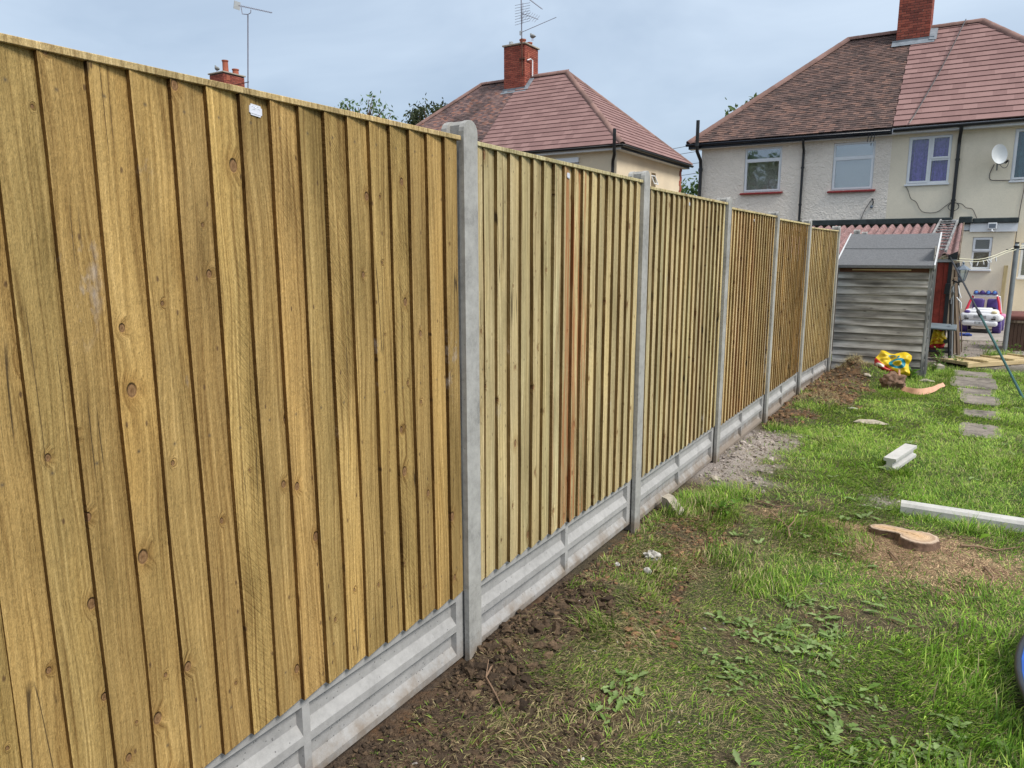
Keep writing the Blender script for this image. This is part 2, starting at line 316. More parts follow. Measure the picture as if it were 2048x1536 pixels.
def ground_mat():
    k = NT('garden_ground'); v = k.coord()
    ms = k.N('ShaderNodeAttribute', attribute_name='mask'); sp = k.N('ShaderNodeSeparateColor'); k.L(ms.outputs['Color'], sp.inputs[0])
    a = k.noise(v, 26, 5, 0.7); b = k.noise(v, 110, 4, 0.7); c = k.noise(v, 5, 4)
    soil = k.ramp(k.math('ADD', k.math('MULTIPLY', a, 0.5), k.math('MULTIPLY', b, 0.5)), [(0.32, (0.025, 0.017, 0.011)), (0.5, (0.075, 0.051, 0.034)), (0.7, (0.16, 0.115, 0.075))])
    soil = k.mix(k.ramp(c, [(0.52, 0.0), (0.68, 0.7)]), soil, (0.16, 0.085, 0.04))
    turf = k.ramp(b, [(0.3, (0.018, 0.024, 0.009)), (0.5, (0.050, 0.056, 0.020)), (0.72, (0.14, 0.128, 0.065))])
    pale = k.ramp(b, [(0.3, (0.18, 0.15, 0.13)), (0.5, (0.31, 0.27, 0.245)), (0.7, (0.45, 0.41, 0.38))])
    chips = k.ramp(b, [(0.32, (0.075, 0.04, 0.022)), (0.5, (0.20, 0.12, 0.07)), (0.7, (0.40, 0.28, 0.17))])
    col = k.mix(sp.outputs[0], turf, soil); col = k.mix(sp.outputs[1], col, pale); col = k.mix(sp.outputs[2], col, chips)
    k.bump(k.math('ADD', a, k.math('MULTIPLY', b, 0.6)), 0.9, 0.018); return k.fin(col, 0.97)
ground_mat()

def print_mat(name, kind):
    """flat print of the plastic sacks in the sheet's own UV"""
    k = NT(name); uv = k.N('ShaderNodeUVMap'); sp = k.N('ShaderNodeSeparateXYZ'); k.L(uv.outputs[0], sp.inputs[0]); U, V = sp.outputs[0], sp.outputs[1]
    yel, red, teal, wht = (0.66, 0.46, 0.015), (0.45, 0.015, 0.02), (0.0, 0.19, 0.28), (0.62, 0.60, 0.55)
    def dist(cx, cy, sx=1.0, sy=1.0):
        dx = k.math('MULTIPLY', k.math('SUBTRACT', U, cx), sx); dy = k.math('MULTIPLY', k.math('SUBTRACT', V, cy), sy)
        return k.math('SQRT', k.math('ADD', k.math('MULTIPLY', dx, dx), k.math('MULTIPLY', dy, dy)))
    if kind == 'ring':
        d = dist(0.66, 0.48); col = k.mix(k.math('COMPARE', d, 0.185), yel, teal); col.node.inputs[0].links[0].from_node.inputs[2].default_value = 0.055
        lo = k.math('LESS_THAN', k.math('ADD', k.math('MULTIPLY', U, 0.9), V), 0.62); col = k.mix(lo, col, red)
        wp = k.math('LESS_THAN', dist(0.15, 0.30, 1.0, 1.4), 0.13); col = k.mix(wp, col, wht)
        s = dist(0.40, 0.86, 1.0, 1.6); c2 = k.math('COMPARE', s, 0.09); c2.node.inputs[2].default_value = 0.03; col = k.mix(c2, col, (0.2, 0.35, 0.35))
        s = dist(0.60, 0.80, 1.6, 1.0); c3 = k.math('LESS_THAN', s, 0.06); col = k.mix(c3, col, teal)
    else:
        lo = k.math('LESS_THAN', k.math('SUBTRACT', V, k.math('MULTIPLY', U, 0.22)), 0.10); col = k.mix(lo, yel, red)
        wv = k.N('ShaderNodeTexNoise', i_Scale=9.0, i_Detail=2.0); k.L(k.scale(uv.outputs[0], (1.0, 1.6, 1)), wv.inputs['Vector'])
        inb = k.math('MULTIPLY', k.math('GREATER_THAN', V, 0.22), k.math('LESS_THAN', V, 0.72)); inb = k.math('MULTIPLY', inb, k.math('LESS_THAN', U, 0.75))
        col = k.mix(k.math('MULTIPLY', inb, k.math('GREATER_THAN', wv.outputs['Fac'], 0.585)), col, (0.62, 0.12, 0.02))
    k.bump(k.noise(k.coord(), 22, 4), 0.5, 0.01); k.b.inputs['Specular IOR Level'].default_value = 0.45
    return k.fin(col, 0.42)
print_mat('sack_ring_print', 'ring'); print_mat('sack_letter_print', 'text')

# ------------------------------------------------------------------ object helpers
def put(o, parent=None, label=None, cat=None, group=None, kind=None):
    if o.name not in COL.objects: COL.objects.link(o)
    if parent is not None: o.parent = parent
    if label: o['label'] = label
    if cat: o['category'] = cat
    if group: o['group'] = group
    if kind: o['kind'] = kind
    return o
def thing(name, label, cat, loc=(0, 0, 0), rot=(0, 0, 0), group=None):
    o = bpy.data.objects.new(name, None); o.empty_display_size = 0.1; o.location = loc; o.rotation_euler = rot
    return put(o, None, label, cat, group)

class B:
    """collects shapes into one mesh"""
    def __init__(s): s.bm = bmesh.new()
    def _x(s, vs, loc, rot, mi):
        M = Matrix.Translation(loc) @ Euler(rot).to_matrix().to_4x4()
        bmesh.ops.transform(s.bm, matrix=M, verts=vs)
        for f in {f for v in vs for f in v.link_faces}: f.material_index = mi
    def box(s, c, size, rot=(0, 0, 0), bev=0.0, seg=2, mi=0):
        r = bmesh.ops.create_cube(s.bm, size=1); vs = r['verts']
        bmesh.ops.scale(s.bm, vec=size, verts=vs)
        if bev:
            es = list({e for v in vs for e in v.link_edges})
            r = bmesh.ops.bevel(s.bm, geom=es, offset=bev, segments=seg, affect='EDGES', profile=0.5)
            vs = list({v for f in r['faces'] for v in f.verts} | {v for v in vs if v.is_valid})
        s._x(vs, c, rot, mi); return s
    def bb(s, a, b, **k):
        return s.box([(p + q) / 2 for p, q in zip(a, b)], [abs(q - p) for p, q in zip(a, b)], **k)
    def cyl(s, a, b, r1, r2=None, n=12, mi=0, cap=True):
        a, b = Vector(a), Vector(b); d = b - a
        r = bmesh.ops.create_cone(s.bm, cap_ends=cap, segments=n, radius1=r1, radius2=r1 if r2 is None else r2, depth=d.length)
        M = Matrix.Translation((a + b) / 2) @ d.to_track_quat('Z', 'Y').to_matrix().to_4x4()
        bmesh.ops.transform(s.bm, matrix=M, verts=r['verts'])
        for f in {f for v in r['verts'] for f in v.link_faces}: f.material_index = mi
        return s
    def tube(s, pts, rad, n=6, mi=0, cap=True):
        pts = [Vector(p) for p in pts]; rs = rad if isinstance(rad, (list, tuple)) else [rad] * len(pts)
        rings = []; prev = None
        for i, p in enumerate(pts):
            d = (pts[min(i + 1, len(pts) - 1)] - pts[max(i - 1, 0)]).normalized()
            x = d.orthogonal().normalized() if prev is None else (prev - d * prev.dot(d)).normalized()
            prev = x; y = d.cross(x)
            rings.append([s.bm.verts.new(p + (x * math.cos(2 * math.pi * j / n) + y * math.sin(2 * math.pi * j / n)) * rs[i]) for j in range(n)])
        for a, b in zip(rings, rings[1:]):
            for j in range(n):
                f = s.bm.faces.new((a[j], a[(j + 1) % n], b[(j + 1) % n], b[j])); f.material_index = mi
        if cap:
            s.bm.faces.new(rings[0][::-1]).material_index = mi; s.bm.faces.new(rings[-1]).material_index = mi
        return s
    def lathe(s, prof, c=(0, 0, 0), n=16, mi=0, rot=(0, 0, 0), sc=(1, 1, 1)):
        M = Matrix.Translation(c) @ Euler(rot).to_matrix().to_4x4()
        rings = [[s.bm.verts.new(M @ Vector((r * math.cos(2 * math.pi * j / n) * sc[0], r * math.sin(2 * math.pi * j / n) * sc[1], z * sc[2]))) for j in range(n)] for r, z in prof]
        for a, b in zip(rings, rings[1:]):
            for j in range(n): s.bm.faces.new((a[j], a[(j + 1) % n], b[(j + 1) % n], b[j])).material_index = mi
        if prof[0][0] > 1e-4: s.bm.faces.new(rings[0][::-1]).material_index = mi
        if prof[-1][0] > 1e-4: s.bm.faces.new(rings[-1]).material_index = mi
        return s
    def prism(s, poly, axis, a, b, mi=0):
        """extrude a 2-D outline between a and b along axis 0/1/2"""
        def P(u, v, w):
            c = [0, 0, 0]; o = [i for i in range(3) if i != axis]; c[o[0]] = u; c[o[1]] = v; c[axis] = w; return c
        A = [s.bm.verts.new(P(u, v, a)) for u, v in poly]; Bv = [s.bm.verts.new(P(u, v, b)) for u, v in poly]
        fs = [s.bm.faces.new(A), s.bm.faces.new(Bv[::-1])]
        n = len(poly)
        for i in range(n): fs.append(s.bm.faces.new((A[i], Bv[i], Bv[(i + 1) % n], A[(i + 1) % n])))
        for f in fs: f.material_index = mi
        return s
    def poly(s, pts, mi=0):
        f = s.bm.faces.new([s.bm.verts.new(p) for p in pts]); f.material_index = mi; return s
    def mesh(s, name, mats, smooth=False, weld=0):
        if weld: bmesh.ops.remove_doubles(s.bm, verts=s.bm.verts, dist=weld)
        bmesh.ops.recalc_face_normals(s.bm, faces=s.bm.faces)
        me = bpy.data.meshes.new(name); s.bm.to_mesh(me); s.bm.free()
        for mn in ([mats] if isinstance(mats, str) else mats): me.materials.append(MATS[mn])
        if smooth:
            me.polygons.foreach_set('use_smooth', [True] * len(me.polygons))
            if smooth != 'all': me.set_sharp_from_angle(angle=R(smooth if smooth is not True else 40))
        return me
    def build(s, name, mats, parent=None, loc=None, rot=None, smooth=False, weld=0, **kw):
        o = bpy.data.objects.new(name, s.mesh(name, mats, smooth, weld))
        if loc: o.location = loc
        if rot: o.rotation_euler = rot
        return put(o, parent, **kw)

def np_mesh(name, V, quads=None, tris=None, mat=None, col=None, smooth=False):
    me = bpy.data.meshes.new(name); V = np.asarray(V, np.float32)
    nq = 0 if quads is None else len(quads); ntr = 0 if tris is None else len(tris)
    me.vertices.add(len(V)); me.vertices.foreach_set('co', V.ravel())
    loops = np.concatenate([np.asarray(x, np.int32).ravel() for x in (quads, tris) if x is not None and len(x)])
    me.loops.add(len(loops)); me.loops.foreach_set('vertex_index', loops)
    st = np.concatenate([np.arange(nq) * 4, nq * 4 + np.arange(ntr) * 3]).astype(np.int32)
    me.polygons.add(nq + ntr); me.polygons.foreach_set('loop_start', st)
    me.polygons.foreach_set('use_smooth', np.full(nq + ntr, bool(smooth)))
    if col is not None:
        at = me.attributes.new('Col', 'FLOAT_COLOR', 'POINT'); c = np.ones((len(V), 4), np.float32); c[:, :3] = col; at.data.foreach_set('color', c.ravel())
    me.update(calc_edges=True); me.validate()
    if mat: me.materials.append(MATS[mat])
    return me

def copy_obj(src, name=None, parent=None, loc=None, rot=None):
    o = src.copy(); COL.objects.link(o)
    if parent is not None: o.parent = parent
    if loc is not None: o.location = loc
    if rot is not None: o.rotation_euler = rot
    return o

# ------------------------------------------------------------------ terrain
def _h(ix, iy, s):
    n = (ix * 374761393 + iy * 668265263 + s * 2246822519) & 0xffffffff
    n = ((n ^ (n >> 13)) * 1274126177) & 0xffffffff
    return ((n ^ (n >> 16)) & 0xffff) / 65535.0
def vn(x, y, s=0):
    x = np.asarray(x, float); y = np.asarray(y, float)
    ix = np.floor(x).astype(np.int64); iy = np.floor(y).astype(np.int64); fx = x - ix; fy = y - iy
    fx = fx * fx * (3 - 2 * fx); fy = fy * fy * (3 - 2 * fy)
    return (_h(ix, iy, s) * (1 - fx) + _h(ix + 1, iy, s) * fx) * (1 - fy) + (_h(ix, iy + 1, s) * (1 - fx) + _h(ix + 1, iy + 1, s) * fx) * fy
def fbm(x, y, s=0, o=4): return sum(vn(x * 2 ** i, y * 2 ** i, s + i) * 0.5 ** (i + 1) for i in range(o)) / (1 - 0.5 ** o)
def ss(a, b, x): t = np.clip((x - a) / (b - a), 0, 1); return t * t * (3 - 2 * t)
def blob(x, y, cx, cy, rx, ry): return np.exp(-((x - cx) / rx) ** 2 - ((y - cy) / ry) ** 2)
MOUNDS = [(0.10, 0.30, 0.16, 0.30, 0.085), (0.25, -0.35, 0.3, 0.35, 0.02), (0.22, 0.95, 0.16, 0.14, 0.05), (0.10, 4.1, 0.14, 0.35, 0.06), (0.12, 4.75, 0.1, 0.2, 0.05),
          (0.17, 5.95, 0.15, 0.25, 0.05), (0.28, 7.35, 0.2, 0.4, 0.10), (0.42, 9.45, 0.30, 0.33, 0.24), (0.75, 9.5, 0.3, 0.3, 0.10), (0.3, 8.5, 0.3, 0.5, 0.06), (0.33, 2.5, 0.12, 0.3, 0.03), (1.6, 2.6, 0.5, 0.4, 0.02)]
def masks(x, y):
    n = fbm(x * 5, y * 5, 11); n2 = fbm(x * 2.1, y * 2.1, 31)
    e = (n - 0.5) * 0.55
    soil = ss(0.47, 0.24, x + e * 0.9 + np.clip(y, 0, 1.2) * 0.16) * ss(-1.6, -1.2, y) * ss(1.5, 0.9, y + e)
    soil = np.maximum(soil, ss(0.62, 0.42, x + e * 0.8 + (y + .9) * .1) * ss(-0.1, -0.5, y))
    soil = np.maximum(soil, 0.5 * ss(0.34, 0.12, x + e) * ss(0.9, 1.3, y) * ss(2.6, 2.2, y))
    soil = np.maximum(soil, 0.9 * blob(x, y, 0.35, 2.25, 0.22, 0.25) * (n > .42))
    soil = np.maximum(soil, ss(0.42, 0.2, x + e) * ss(5.4, 5.9, y) * ss(6.8, 6.4, y))
    soil = np.maximum(soil, ss(0.85, 0.5, x + e * 1.6) * ss(6.8, 7.3, y + e) * ss(12, 9.9, y))
    soil = np.maximum(soil, ss(0.24, 0.06, x + e * 0.7) * ss(-3, 0, y) * 0.7)
    soil = np.maximum(soil, 0.85 * ss(0.545, 0.66, n2 + e * .35) * ss(2.4, 1.0, x) * ss(5, 2.2, y))
    soil = np.maximum(soil, 0.8 * blob(x, y, 1.25, 1.28, 0.16, 0.12))
    pale = ss(0.62, 0.22, x + e * 1.1) * ss(3.0, 3.5, y) * ss(5.5, 5.0, y) * 0.95
    pale = np.maximum(pale, 0.75 * blob(x, y, 1.33, 3.45, 0.13, 0.12))
    chips = np.maximum(blob(x, y, 1.66, 2.40, 0.46, 0.38) * 1.6, blob(x, y, 1.22, 2.75, 0.3, 0.10) * 1.1) * (0.55 + n * 0.9)
    chips = np.maximum(chips, 0.8 * blob(x, y, 0.85, 2.72, 0.25, 0.10) * (n > 0.45))
    yard = ss(11.4, 12.6, y + e) * ss(4.4, 3.6, x + e) * ss(-3.4, -2.6, x) * ss(23, 21.5, y)
    return np.clip(np.maximum(soil, yard * 0.7), 0, 1), np.clip(np.maximum(pale, yard * 0.75), 0, 1), np.clip(chips, 0, 1)
def gz(x, y):
    x = np.asarray(x, float); y = np.asarray(y, float)
    z = -0.29 - 0.007 * np.clip(y, -60, 30)
    near = ss(30, 14, np.abs(y)) * ss(12, 6, np.abs(x))
    z = z + near * ((fbm(x * 1.3, y * 1.3, 3) - 0.5) * 0.04 + (fbm(x * 7, y * 7, 5) - 0.5) * 0.022)
    for cx, cy, rx, ry, h in MOUNDS: z = z + h * blob(x, y, cx, cy, rx, ry) * (0.7 + 0.6 * fbm(x * 9, y * 9, 17))
    s = masks(x, y)[0] * ss(3, 1, np.abs(x - 0.3))
    z = z + s * (fbm(x * 22, y * 22, 23, 3) - 0.5) * 0.04
    return z
def gzf(x, y): return float(gz(np.array([x]), np.array([y]))[0])

def axis(dense_a, dense_b, step, far):
    mid = np.arange(dense_a, dense_b + 1e-6, step); o = []; d = step
    while sum(o) < far: d *= 1.28; o.append(d)
    c = np.cumsum(o); return np.concatenate([dense_a - c[::-1], mid, dense_b + c])
xs = axis(-0.4, 3.6, 0.03, 900); ys = axis(-2.2, 10.6, 0.035, 900)
X, Y = np.meshgrid(xs, ys); Z = gz(X, Y)
V = np.stack([X, Y, Z], -1).reshape(-1, 3); nx = len(xs); ny = len(ys)
ii = (np.arange(ny - 1)[:, None] * nx + np.arange(nx - 1)[None]).ravel()
me = np_mesh('ground', V, quads=np.stack([ii, ii + 1, ii + nx + 1, ii + nx], 1), mat='garden_ground', smooth=True)
so, pa, ch = masks(V[:, 0], V[:, 1])
at = me.attributes.new('mask', 'FLOAT_COLOR', 'POINT'); c4 = np.stack([so, pa, ch, np.ones_like(so)], 1).astype(np.float32); at.data.foreach_set('color', c4.ravel())
put(bpy.data.objects.new('ground', me), kind='structure')
# ------------------------------------------------------------------ fence: posts, gravel boards, panels
SP = 1.885; PW = 0.095
XO = [0, 0, 0, -0.005, -0.01, -0.01, 0.075]          # post front face, post 0..6 (post 0 is off frame)
YO = [SP * (i - 1) for i in range(7)]
PTOP = [None, 1.948, 1.941, 1.909, 1.878, 1.858, 1.820]  # panel tops
PTILT = [None, 0.006, -0.008, 0.0, 0.0, 0.0, 0.0]
PH = 1.8785
POST_TOP = [2.03, 2.016, 1.995, 1.955, 1.925, 1.91, 1.885]
def post_mesh():
    H = 2.9; w = PW; b = B()
    def outline(w0, w1, r=0.046, n=9):
        c = (w0 + w1) / 2; hw = (w1 - w0) / 2
        pts = [(w0, -H)]
        for i in range(n + 1):
            a = math.pi - math.pi * i / n; pts.append((c + hw * math.cos(a), -r + r * math.sin(a)))
        pts.append((w1, -H)); return pts
    b.prism(outline(0, w), 0, -0.0245, 0.0)
    b.prism([(w * 0.27, -H), (w * 0.27, -0.018), (w * 0.4, -0.003), (w * 0.6, -0.003), (w * 0.73, -0.018), (w * 0.73, -H)], 0, -0.0835, -0.024)
    b.prism(outline(0, w), 0, -0.11, -0.083)
    return b.mesh('concrete_post', 'post_concrete')
PM = post_mesh()
plab = ['slotted concrete post at the camera end of the honey brown panel', 'nearest slotted concrete fence post with rounded top, beside dark turned soil',
        'second concrete fence post from the camera, broken lump leaning near its foot', 'third concrete fence post from the camera, standing in pale rubble',
        'fourth concrete fence post from the camera', 'fifth concrete fence post from the camera, two before the shed', 'last full concrete fence post, right against the grey shed']
for i in range(7):
    o = bpy.data.objects.new('concrete_post', PM); o.location = (XO[i], YO[i], POST_TOP[i]); o.rotation_euler = (R(random.uniform(-.15, .15)), 0, 0)
    put(o, None, plab[i], 'fence post', 'concrete fence posts')
for (x, y, z, lb) in ((-0.09, 13.22, 1.93, 'concrete post top peeping above the shed roof, the taller one'), (-0.16, 15.1, 1.935, 'concrete post top peeping above the shed roof, the smaller right one')):
    o = bpy.data.objects.new('concrete_post', PM); o.location = (x, y, z); put(o, None, lb, 'fence post', 'concrete fence posts')

def gravel_mesh():
    b = B(); L = SP - 0.035; h = 0.305; d = 0.045; dep = 0.026
    ys_ = [0, 0.075, L / 2 - 0.016, L / 2 + 0.016, L - 0.075, L]; zs_ = [0, 0.028, 0.138, 0.170, 0.278, h]
    for i in range(5):
        for j in range(5):
            y0, y1, z0, z1 = ys_[i], ys_[i + 1], zs_[j], zs_[j + 1]
            if i in (1, 3) and j in (1, 3):
                a = [(0, y0, z0), (0, y1, z0), (0, y1, z1), (0, y0, z1)]
                q = [(-dep, y0 + 0.006, z0 + 0.036), (-dep, y1 - 0.004, z0 + 0.036), (-dep, y1 - 0.004, z1 - 0.004), (-dep, y0 + 0.006, z1 - 0.004)]
                b.poly(q)
                for t in range(4): b.poly([a[t], a[(t + 1) % 4], q[(t + 1) % 4], q[t]])
            else: b.poly([(0, y0, z0), (0, y1, z0), (0, y1, z1), (0, y0, z1)])
    b.poly([(-d, 0, 0), (-d, L, 0), (-d, L, h), (-d, 0, h)])
    for (p, q) in (((0, 0), (0, h)), ((L, 0), (L, h))): b.poly([(0, p[0], 0), (-d, p[0], 0), (-d, p[0], h), (0, p[0], h)])
    b.poly([(0, 0, h), (0, L, h), (-d, L, h), (-d, 0, h)]); b.poly([(0, 0, 0), (0, L, 0), (-d, L, 0), (-d, 0, 0)])
    return b.mesh('gravel_board', 'gravel_concrete', weld=0.0005)
GM = gravel_mesh()
ordn = ['nearest honey brown', 'second', 'third', 'fourth', 'fifth', 'sixth and last']

def board_mesh(seed, t0=0.0155, t1=0.005, w=0.124, h=PH - 0.012, seg=9, trim=None):
    rd = random.Random(seed); b = B(); W = trim or w
    e0 = [0.0] * (seg + 1); x = 0
    ph = rd.uniform(0, 6); am = rd.uniform(0.0005, 0.002)
    rows = []
    for i in range(seg + 1):
        z = h * i / seg
        dy = am * math.sin(ph + i * 0.9) + rd.uniform(-0.0007, 0.0007)
        dx = am * 0.8 * math.sin(ph * 1.7 + i * 0.6)
        tw = t0 + (t1 - t0) * W / w
        sl = -(t0 + 0.0003) * 1.215 * W / w
        rows.append([b.bm.verts.new(p) for p in ((dx, dy, z), (dx + sl * 0.02, dy + 0.0015, z), (dx + sl, W + dy, z), (dx + sl - tw, W + dy, z), (dx - t0, dy, z))])
        rows[-1][0].co.x -= 0.0008
    for a, c in zip(rows, rows[1:]):
        for j in range(5):
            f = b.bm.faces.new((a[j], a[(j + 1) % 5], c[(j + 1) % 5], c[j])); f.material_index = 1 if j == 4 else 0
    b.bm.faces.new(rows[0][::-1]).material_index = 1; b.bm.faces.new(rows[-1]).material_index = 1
    return b.mesh('featheredge_board', ['treated_board', 'sawn_edge_shaded'])
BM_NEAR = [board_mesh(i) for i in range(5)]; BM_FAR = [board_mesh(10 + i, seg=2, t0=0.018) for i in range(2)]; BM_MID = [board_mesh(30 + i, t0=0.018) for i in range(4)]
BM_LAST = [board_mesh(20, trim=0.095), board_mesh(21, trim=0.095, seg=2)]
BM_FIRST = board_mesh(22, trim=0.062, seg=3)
CAPM = B().bb((0, 0, 0), (0.046, SP - PW - 0.004, 0.017), bev=0.0015, seg=1).mesh('capping_rail', 'treated_board')
RAILM = B().bb((0, 0, 0), (0.03, SP - 0.06, 0.055)).mesh('arris_rail', 'treated_board')
warm = (0.455, 0.308, 0.120); pale = (0.57, 0.47, 0.265); lime = (0.60, 0.52, 0.31); ora = (0.50, 0.30, 0.14); gold = (0.69, 0.545, 0.31)
def jit(c, a=0.07):
    k = 1 + random.uniform(-a, a); return tuple(x * k * (1 + random.uniform(-a, a) * 0.22) for x in c)
plan = ['nearest large fence panel of honey brown featheredge boards', 'second fence panel of pale green boards with a few orange stained ones midway', 'third fence panel from the camera, pale straw coloured boards',
        'fourth fence panel, boards stained rusty brown in the middle', 'fifth fence panel from the camera, evenly golden narrow looking boards', 'last fence panel before the grey shed, pale yellow boards']
def plaque(p, y, z, s=1.0):
    b = B(); w, h, c = 0.049 * s, 0.030 * s, 0.006 * s
    b.prism([(-w / 2 + c, -h / 2), (w / 2 - c, -h / 2), (w / 2 - c * .8, -h / 2 + c * .8), (w / 2, -h / 2 + c), (w / 2, h / 2 - c), (w / 2 - c * .8, h / 2 - c * .8), (w / 2 - c, h / 2), (-w / 2 + c, h / 2), (-w / 2 + c * .8, h / 2 - c * .8), (-w / 2, h / 2 - c), (-w / 2, -h / 2 + c), (-w / 2 + c * .8, -h / 2 + c * .8)], 0, 0, 0.0022)
    pl = b.build('plaque', 'plaque_white', p, loc=(-0.0178, y, z), rot=(R(-3), 0, R(8.5)), label='small white plastic plaque with embossed scrolls')
    e = B()
    for (cy, cz, r, a0, a1) in ((-0.006, 0.002, 0.0055, 20, 170), (0.005, 0.005, 0.005, 60, 200), (0.011, 0.001, 0.005, 20, 160), (-0.008, -0.003, 0.006, 40, 160), (-0.013, 0.007, 0.003, 0, 200)):
        e.tube([(0.0022, (cy + r * math.cos(R(a))) * s, (cz + r * math.sin(R(a))) * s) for a in range(a0, a1, 20)], 0.0009 * s, n=5)
    e.box((0.0022, 0, -0.009 * s), (0.0015, 0.034 * s, 0.003 * s)); e.build('scroll_relief', 'plaque_white', pl)
for i in range(1, 7):
    x0, y0, x1, y1 = XO[i - 1], YO[i - 1], XO[i], YO[i]
    rz = -math.atan2(x1 - x0, y1 - y0); zb = PTOP[i] - PH
    g = bpy.data.objects.new('gravel_board', GM); g.location = (x0 - 0.0365, y0 + 0.0605, zb - 0.318); g.rotation_euler = (0, 0, rz)
    put(g, None, 'recessed concrete gravel board under the %s fence panel' % ordn[i - 1], 'gravel board', 'concrete gravel boards')
    p = thing('fence_panel', plan[i - 1], 'fence panel', (x0, y0, zb - PTILT[i] / 2), (math.atan2(PTILT[i], SP), 0, rz), 'featheredge fence panels')
    near = i <= 2
    for k in range(18):
        y = SP - 0.106 - 0.102 * k if k < 17 else 0.0995
        ms = (BM_LAST[0 if near else 1] if k == 0 else BM_FIRST if k == 17 else random.choice(BM_NEAR if i == 1 else BM_MID if near else BM_FAR))
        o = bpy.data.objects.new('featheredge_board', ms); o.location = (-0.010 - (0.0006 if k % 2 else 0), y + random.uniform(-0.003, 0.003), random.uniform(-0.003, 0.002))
        n = 17 - k
        stain = 0.12
        if i == 1: c = jit(warm, 0.10); stain = 0.0
        elif i == 2: c = jit(lime if n == 7 else pale, 0.07); stain = {7: .35, 8: .95, 9: 1.0, 10: .8}.get(n, 0.05)
        elif i == 3: c = jit(lime, 0.08); stain = .5 if n in (8, 12) else .15
        elif i == 4: c = jit(gold, 0.1); stain = .6 if 4 < n < 11 else .2
        elif i == 5: c = jit((0.80, 0.64, 0.37), 0.06)
        else: c = jit((0.82, 0.70, 0.42), 0.06)
        o.color = (*c, stain); put(o, p)
    o = bpy.data.objects.new('capping_rail', CAPM); o.location = (-0.0525, PW + 0.002, PH - 0.017); o.color = (*jit(lime if i > 1 else (0.58, 0.45, 0.23)), 0); put(o, p)
    for zr in (0.12, 0.92, 1.72):
        o = bpy.data.objects.new('arris_rail', RAILM); o.location = (-0.0665, 0.03, zr); o.color = (*pale, 0); put(o, p)
    if i == 1: plaque(p, -0.968 + SP, 1.895 - zb)
    elif i == 2: plaque(p, 0.91, 1.881 - zb, 0.85)
    elif i == 3: plaque(p, 0.92, 1.845 - zb, 0.75)
    elif i == 4: plaque(p, 0.948, 1.80 - zb, 0.75)

# ------------------------------------------------------------------ grey garden shed
SX0, SX1, SY0, SY1, SZ0, SZE = 0.03, 1.30, 9.92, 11.2, -0.30, 1.24
sh = thing('garden_shed', 'weathered grey timber shed with felt roof at the end of the fence', 'shed', (0, 0, 0))
pitch = 0.1175; nb = 13
lap = B().prism([(0.0, 0.0), (-0.034, 0.0), (-0.007, pitch + 0.012), (0.0, pitch + 0.012)], 0, 0, SX1 - SX0 - 0.05)
lapm = lap.mesh('overlap_board', 'grey_boards')
for k in range(nb):
    o = bpy.data.objects.new('overlap_board', lapm); o.location = (SX0 + 0.005, SY0, SZ0 + k * pitch); o.rotation_euler = (R(random.uniform(-.3, .3)), R(random.uniform(-.15, .15)), 0); put(o, sh)
lapm2 = B().prism([(0.0, 0.0), (0.016, 0.0), (0.006, pitch + 0.012), (0.0, pitch + 0.012)], 1, 0, SY1 - SY0 - 0.1).mesh('overlap_board', 'grey_boards')
for k in range(nb + 3):
    o = bpy.data.objects.new('overlap_board', lapm2); o.location = (SX1 - 0.012, SY0 + 0.06, SZ0 + k * pitch); put(o, sh)
b = B(); b.bb((SX0 + 0.01, SY0 + 0.001, SZ0), (SX1 - 0.015, SY1, SZE + 0.02)); b.prism([(SY0 + 0.001, SZE + 0.021), (SY1, SZE + 0.021), (SY1, 1.72)], 0, SX0 + 0.01, SX1 - 0.015)
b.build('wall', 'old_plank', sh)
for dx in (0.0, 0.048): B().bb((SX1 - 0.045 + dx, SY0 - 0.026 + dx * 0.6, SZ0 - 0.03), (SX1 - 0.003 + dx * 0.9, SY0 + 0.03 + dx, SZE + 0.08 + dx)).build('corner_post', 'grey_posts', sh)
B().bb((SX0 + 0.2, SY0 - 0.03, SZE - 0.005), (SX1 - 0.28, SY0 - 0.012, SZE + 0.012)).build('batten', 'new_pine', sh)
B().bb((SX0 + 0.02, SY0 - 0.014, SZE - 0.035), (SX1 - 0.05, SY0 + 0.0, SZE + 0.05)).build('wall_plate', 'rust', sh)
ra = math.atan2(1.80 - 1.315, 11.28 - 9.80); rl = math.hypot(1.80 - 1.315, 1.48)
rf = thing('x', 'x', 'x'); bpy.data.objects.remove(rf)
nx_, ny_ = 26, 20; vv = []
for j in range(ny_ + 1):
    for i_ in range(nx_ + 1):
        s_ = j / ny_ * rl; sag = -0.012 * math.sin(math.pi * i_ / nx_) * (1 if j > 0 else 0.5) + (0.006 if s_ > rl * 0.5 else 0) + random.uniform(-.0015, .0015)
        vv.append((SX0 - 0.03 + (SX1 - SX0 + 0.05) * i_ / nx_, 9.80 + s_ * math.cos(ra) - sag * math.sin(ra), 1.315 + s_ * math.sin(ra) + sag * math.cos(ra)))
fq = [(j * (nx_ + 1) + i_, j * (nx_ + 1) + i_ + 1, (j + 1) * (nx_ + 1) + i_ + 1, (j + 1) * (nx_ + 1) + i_) for j in range(ny_) for i_ in range(nx_)]
rfm = np_mesh('felt_roof', np.array(vv), quads=np.array(fq), mat='felt_grey'); ro = put(bpy.data.objects.new('felt_roof', rfm), sh)
md = ro.modifiers.new('thick', 'SOLIDIFY'); md.thickness = 0.012
B().box((0, 0, 0), (SX1 - SX0 + 0.04, 0.022, 0.05), bev=0.008).build('felt_edge', 'felt_grey', sh, loc=((SX0 + SX1) / 2 - 0.005, 9.803, 1.295))
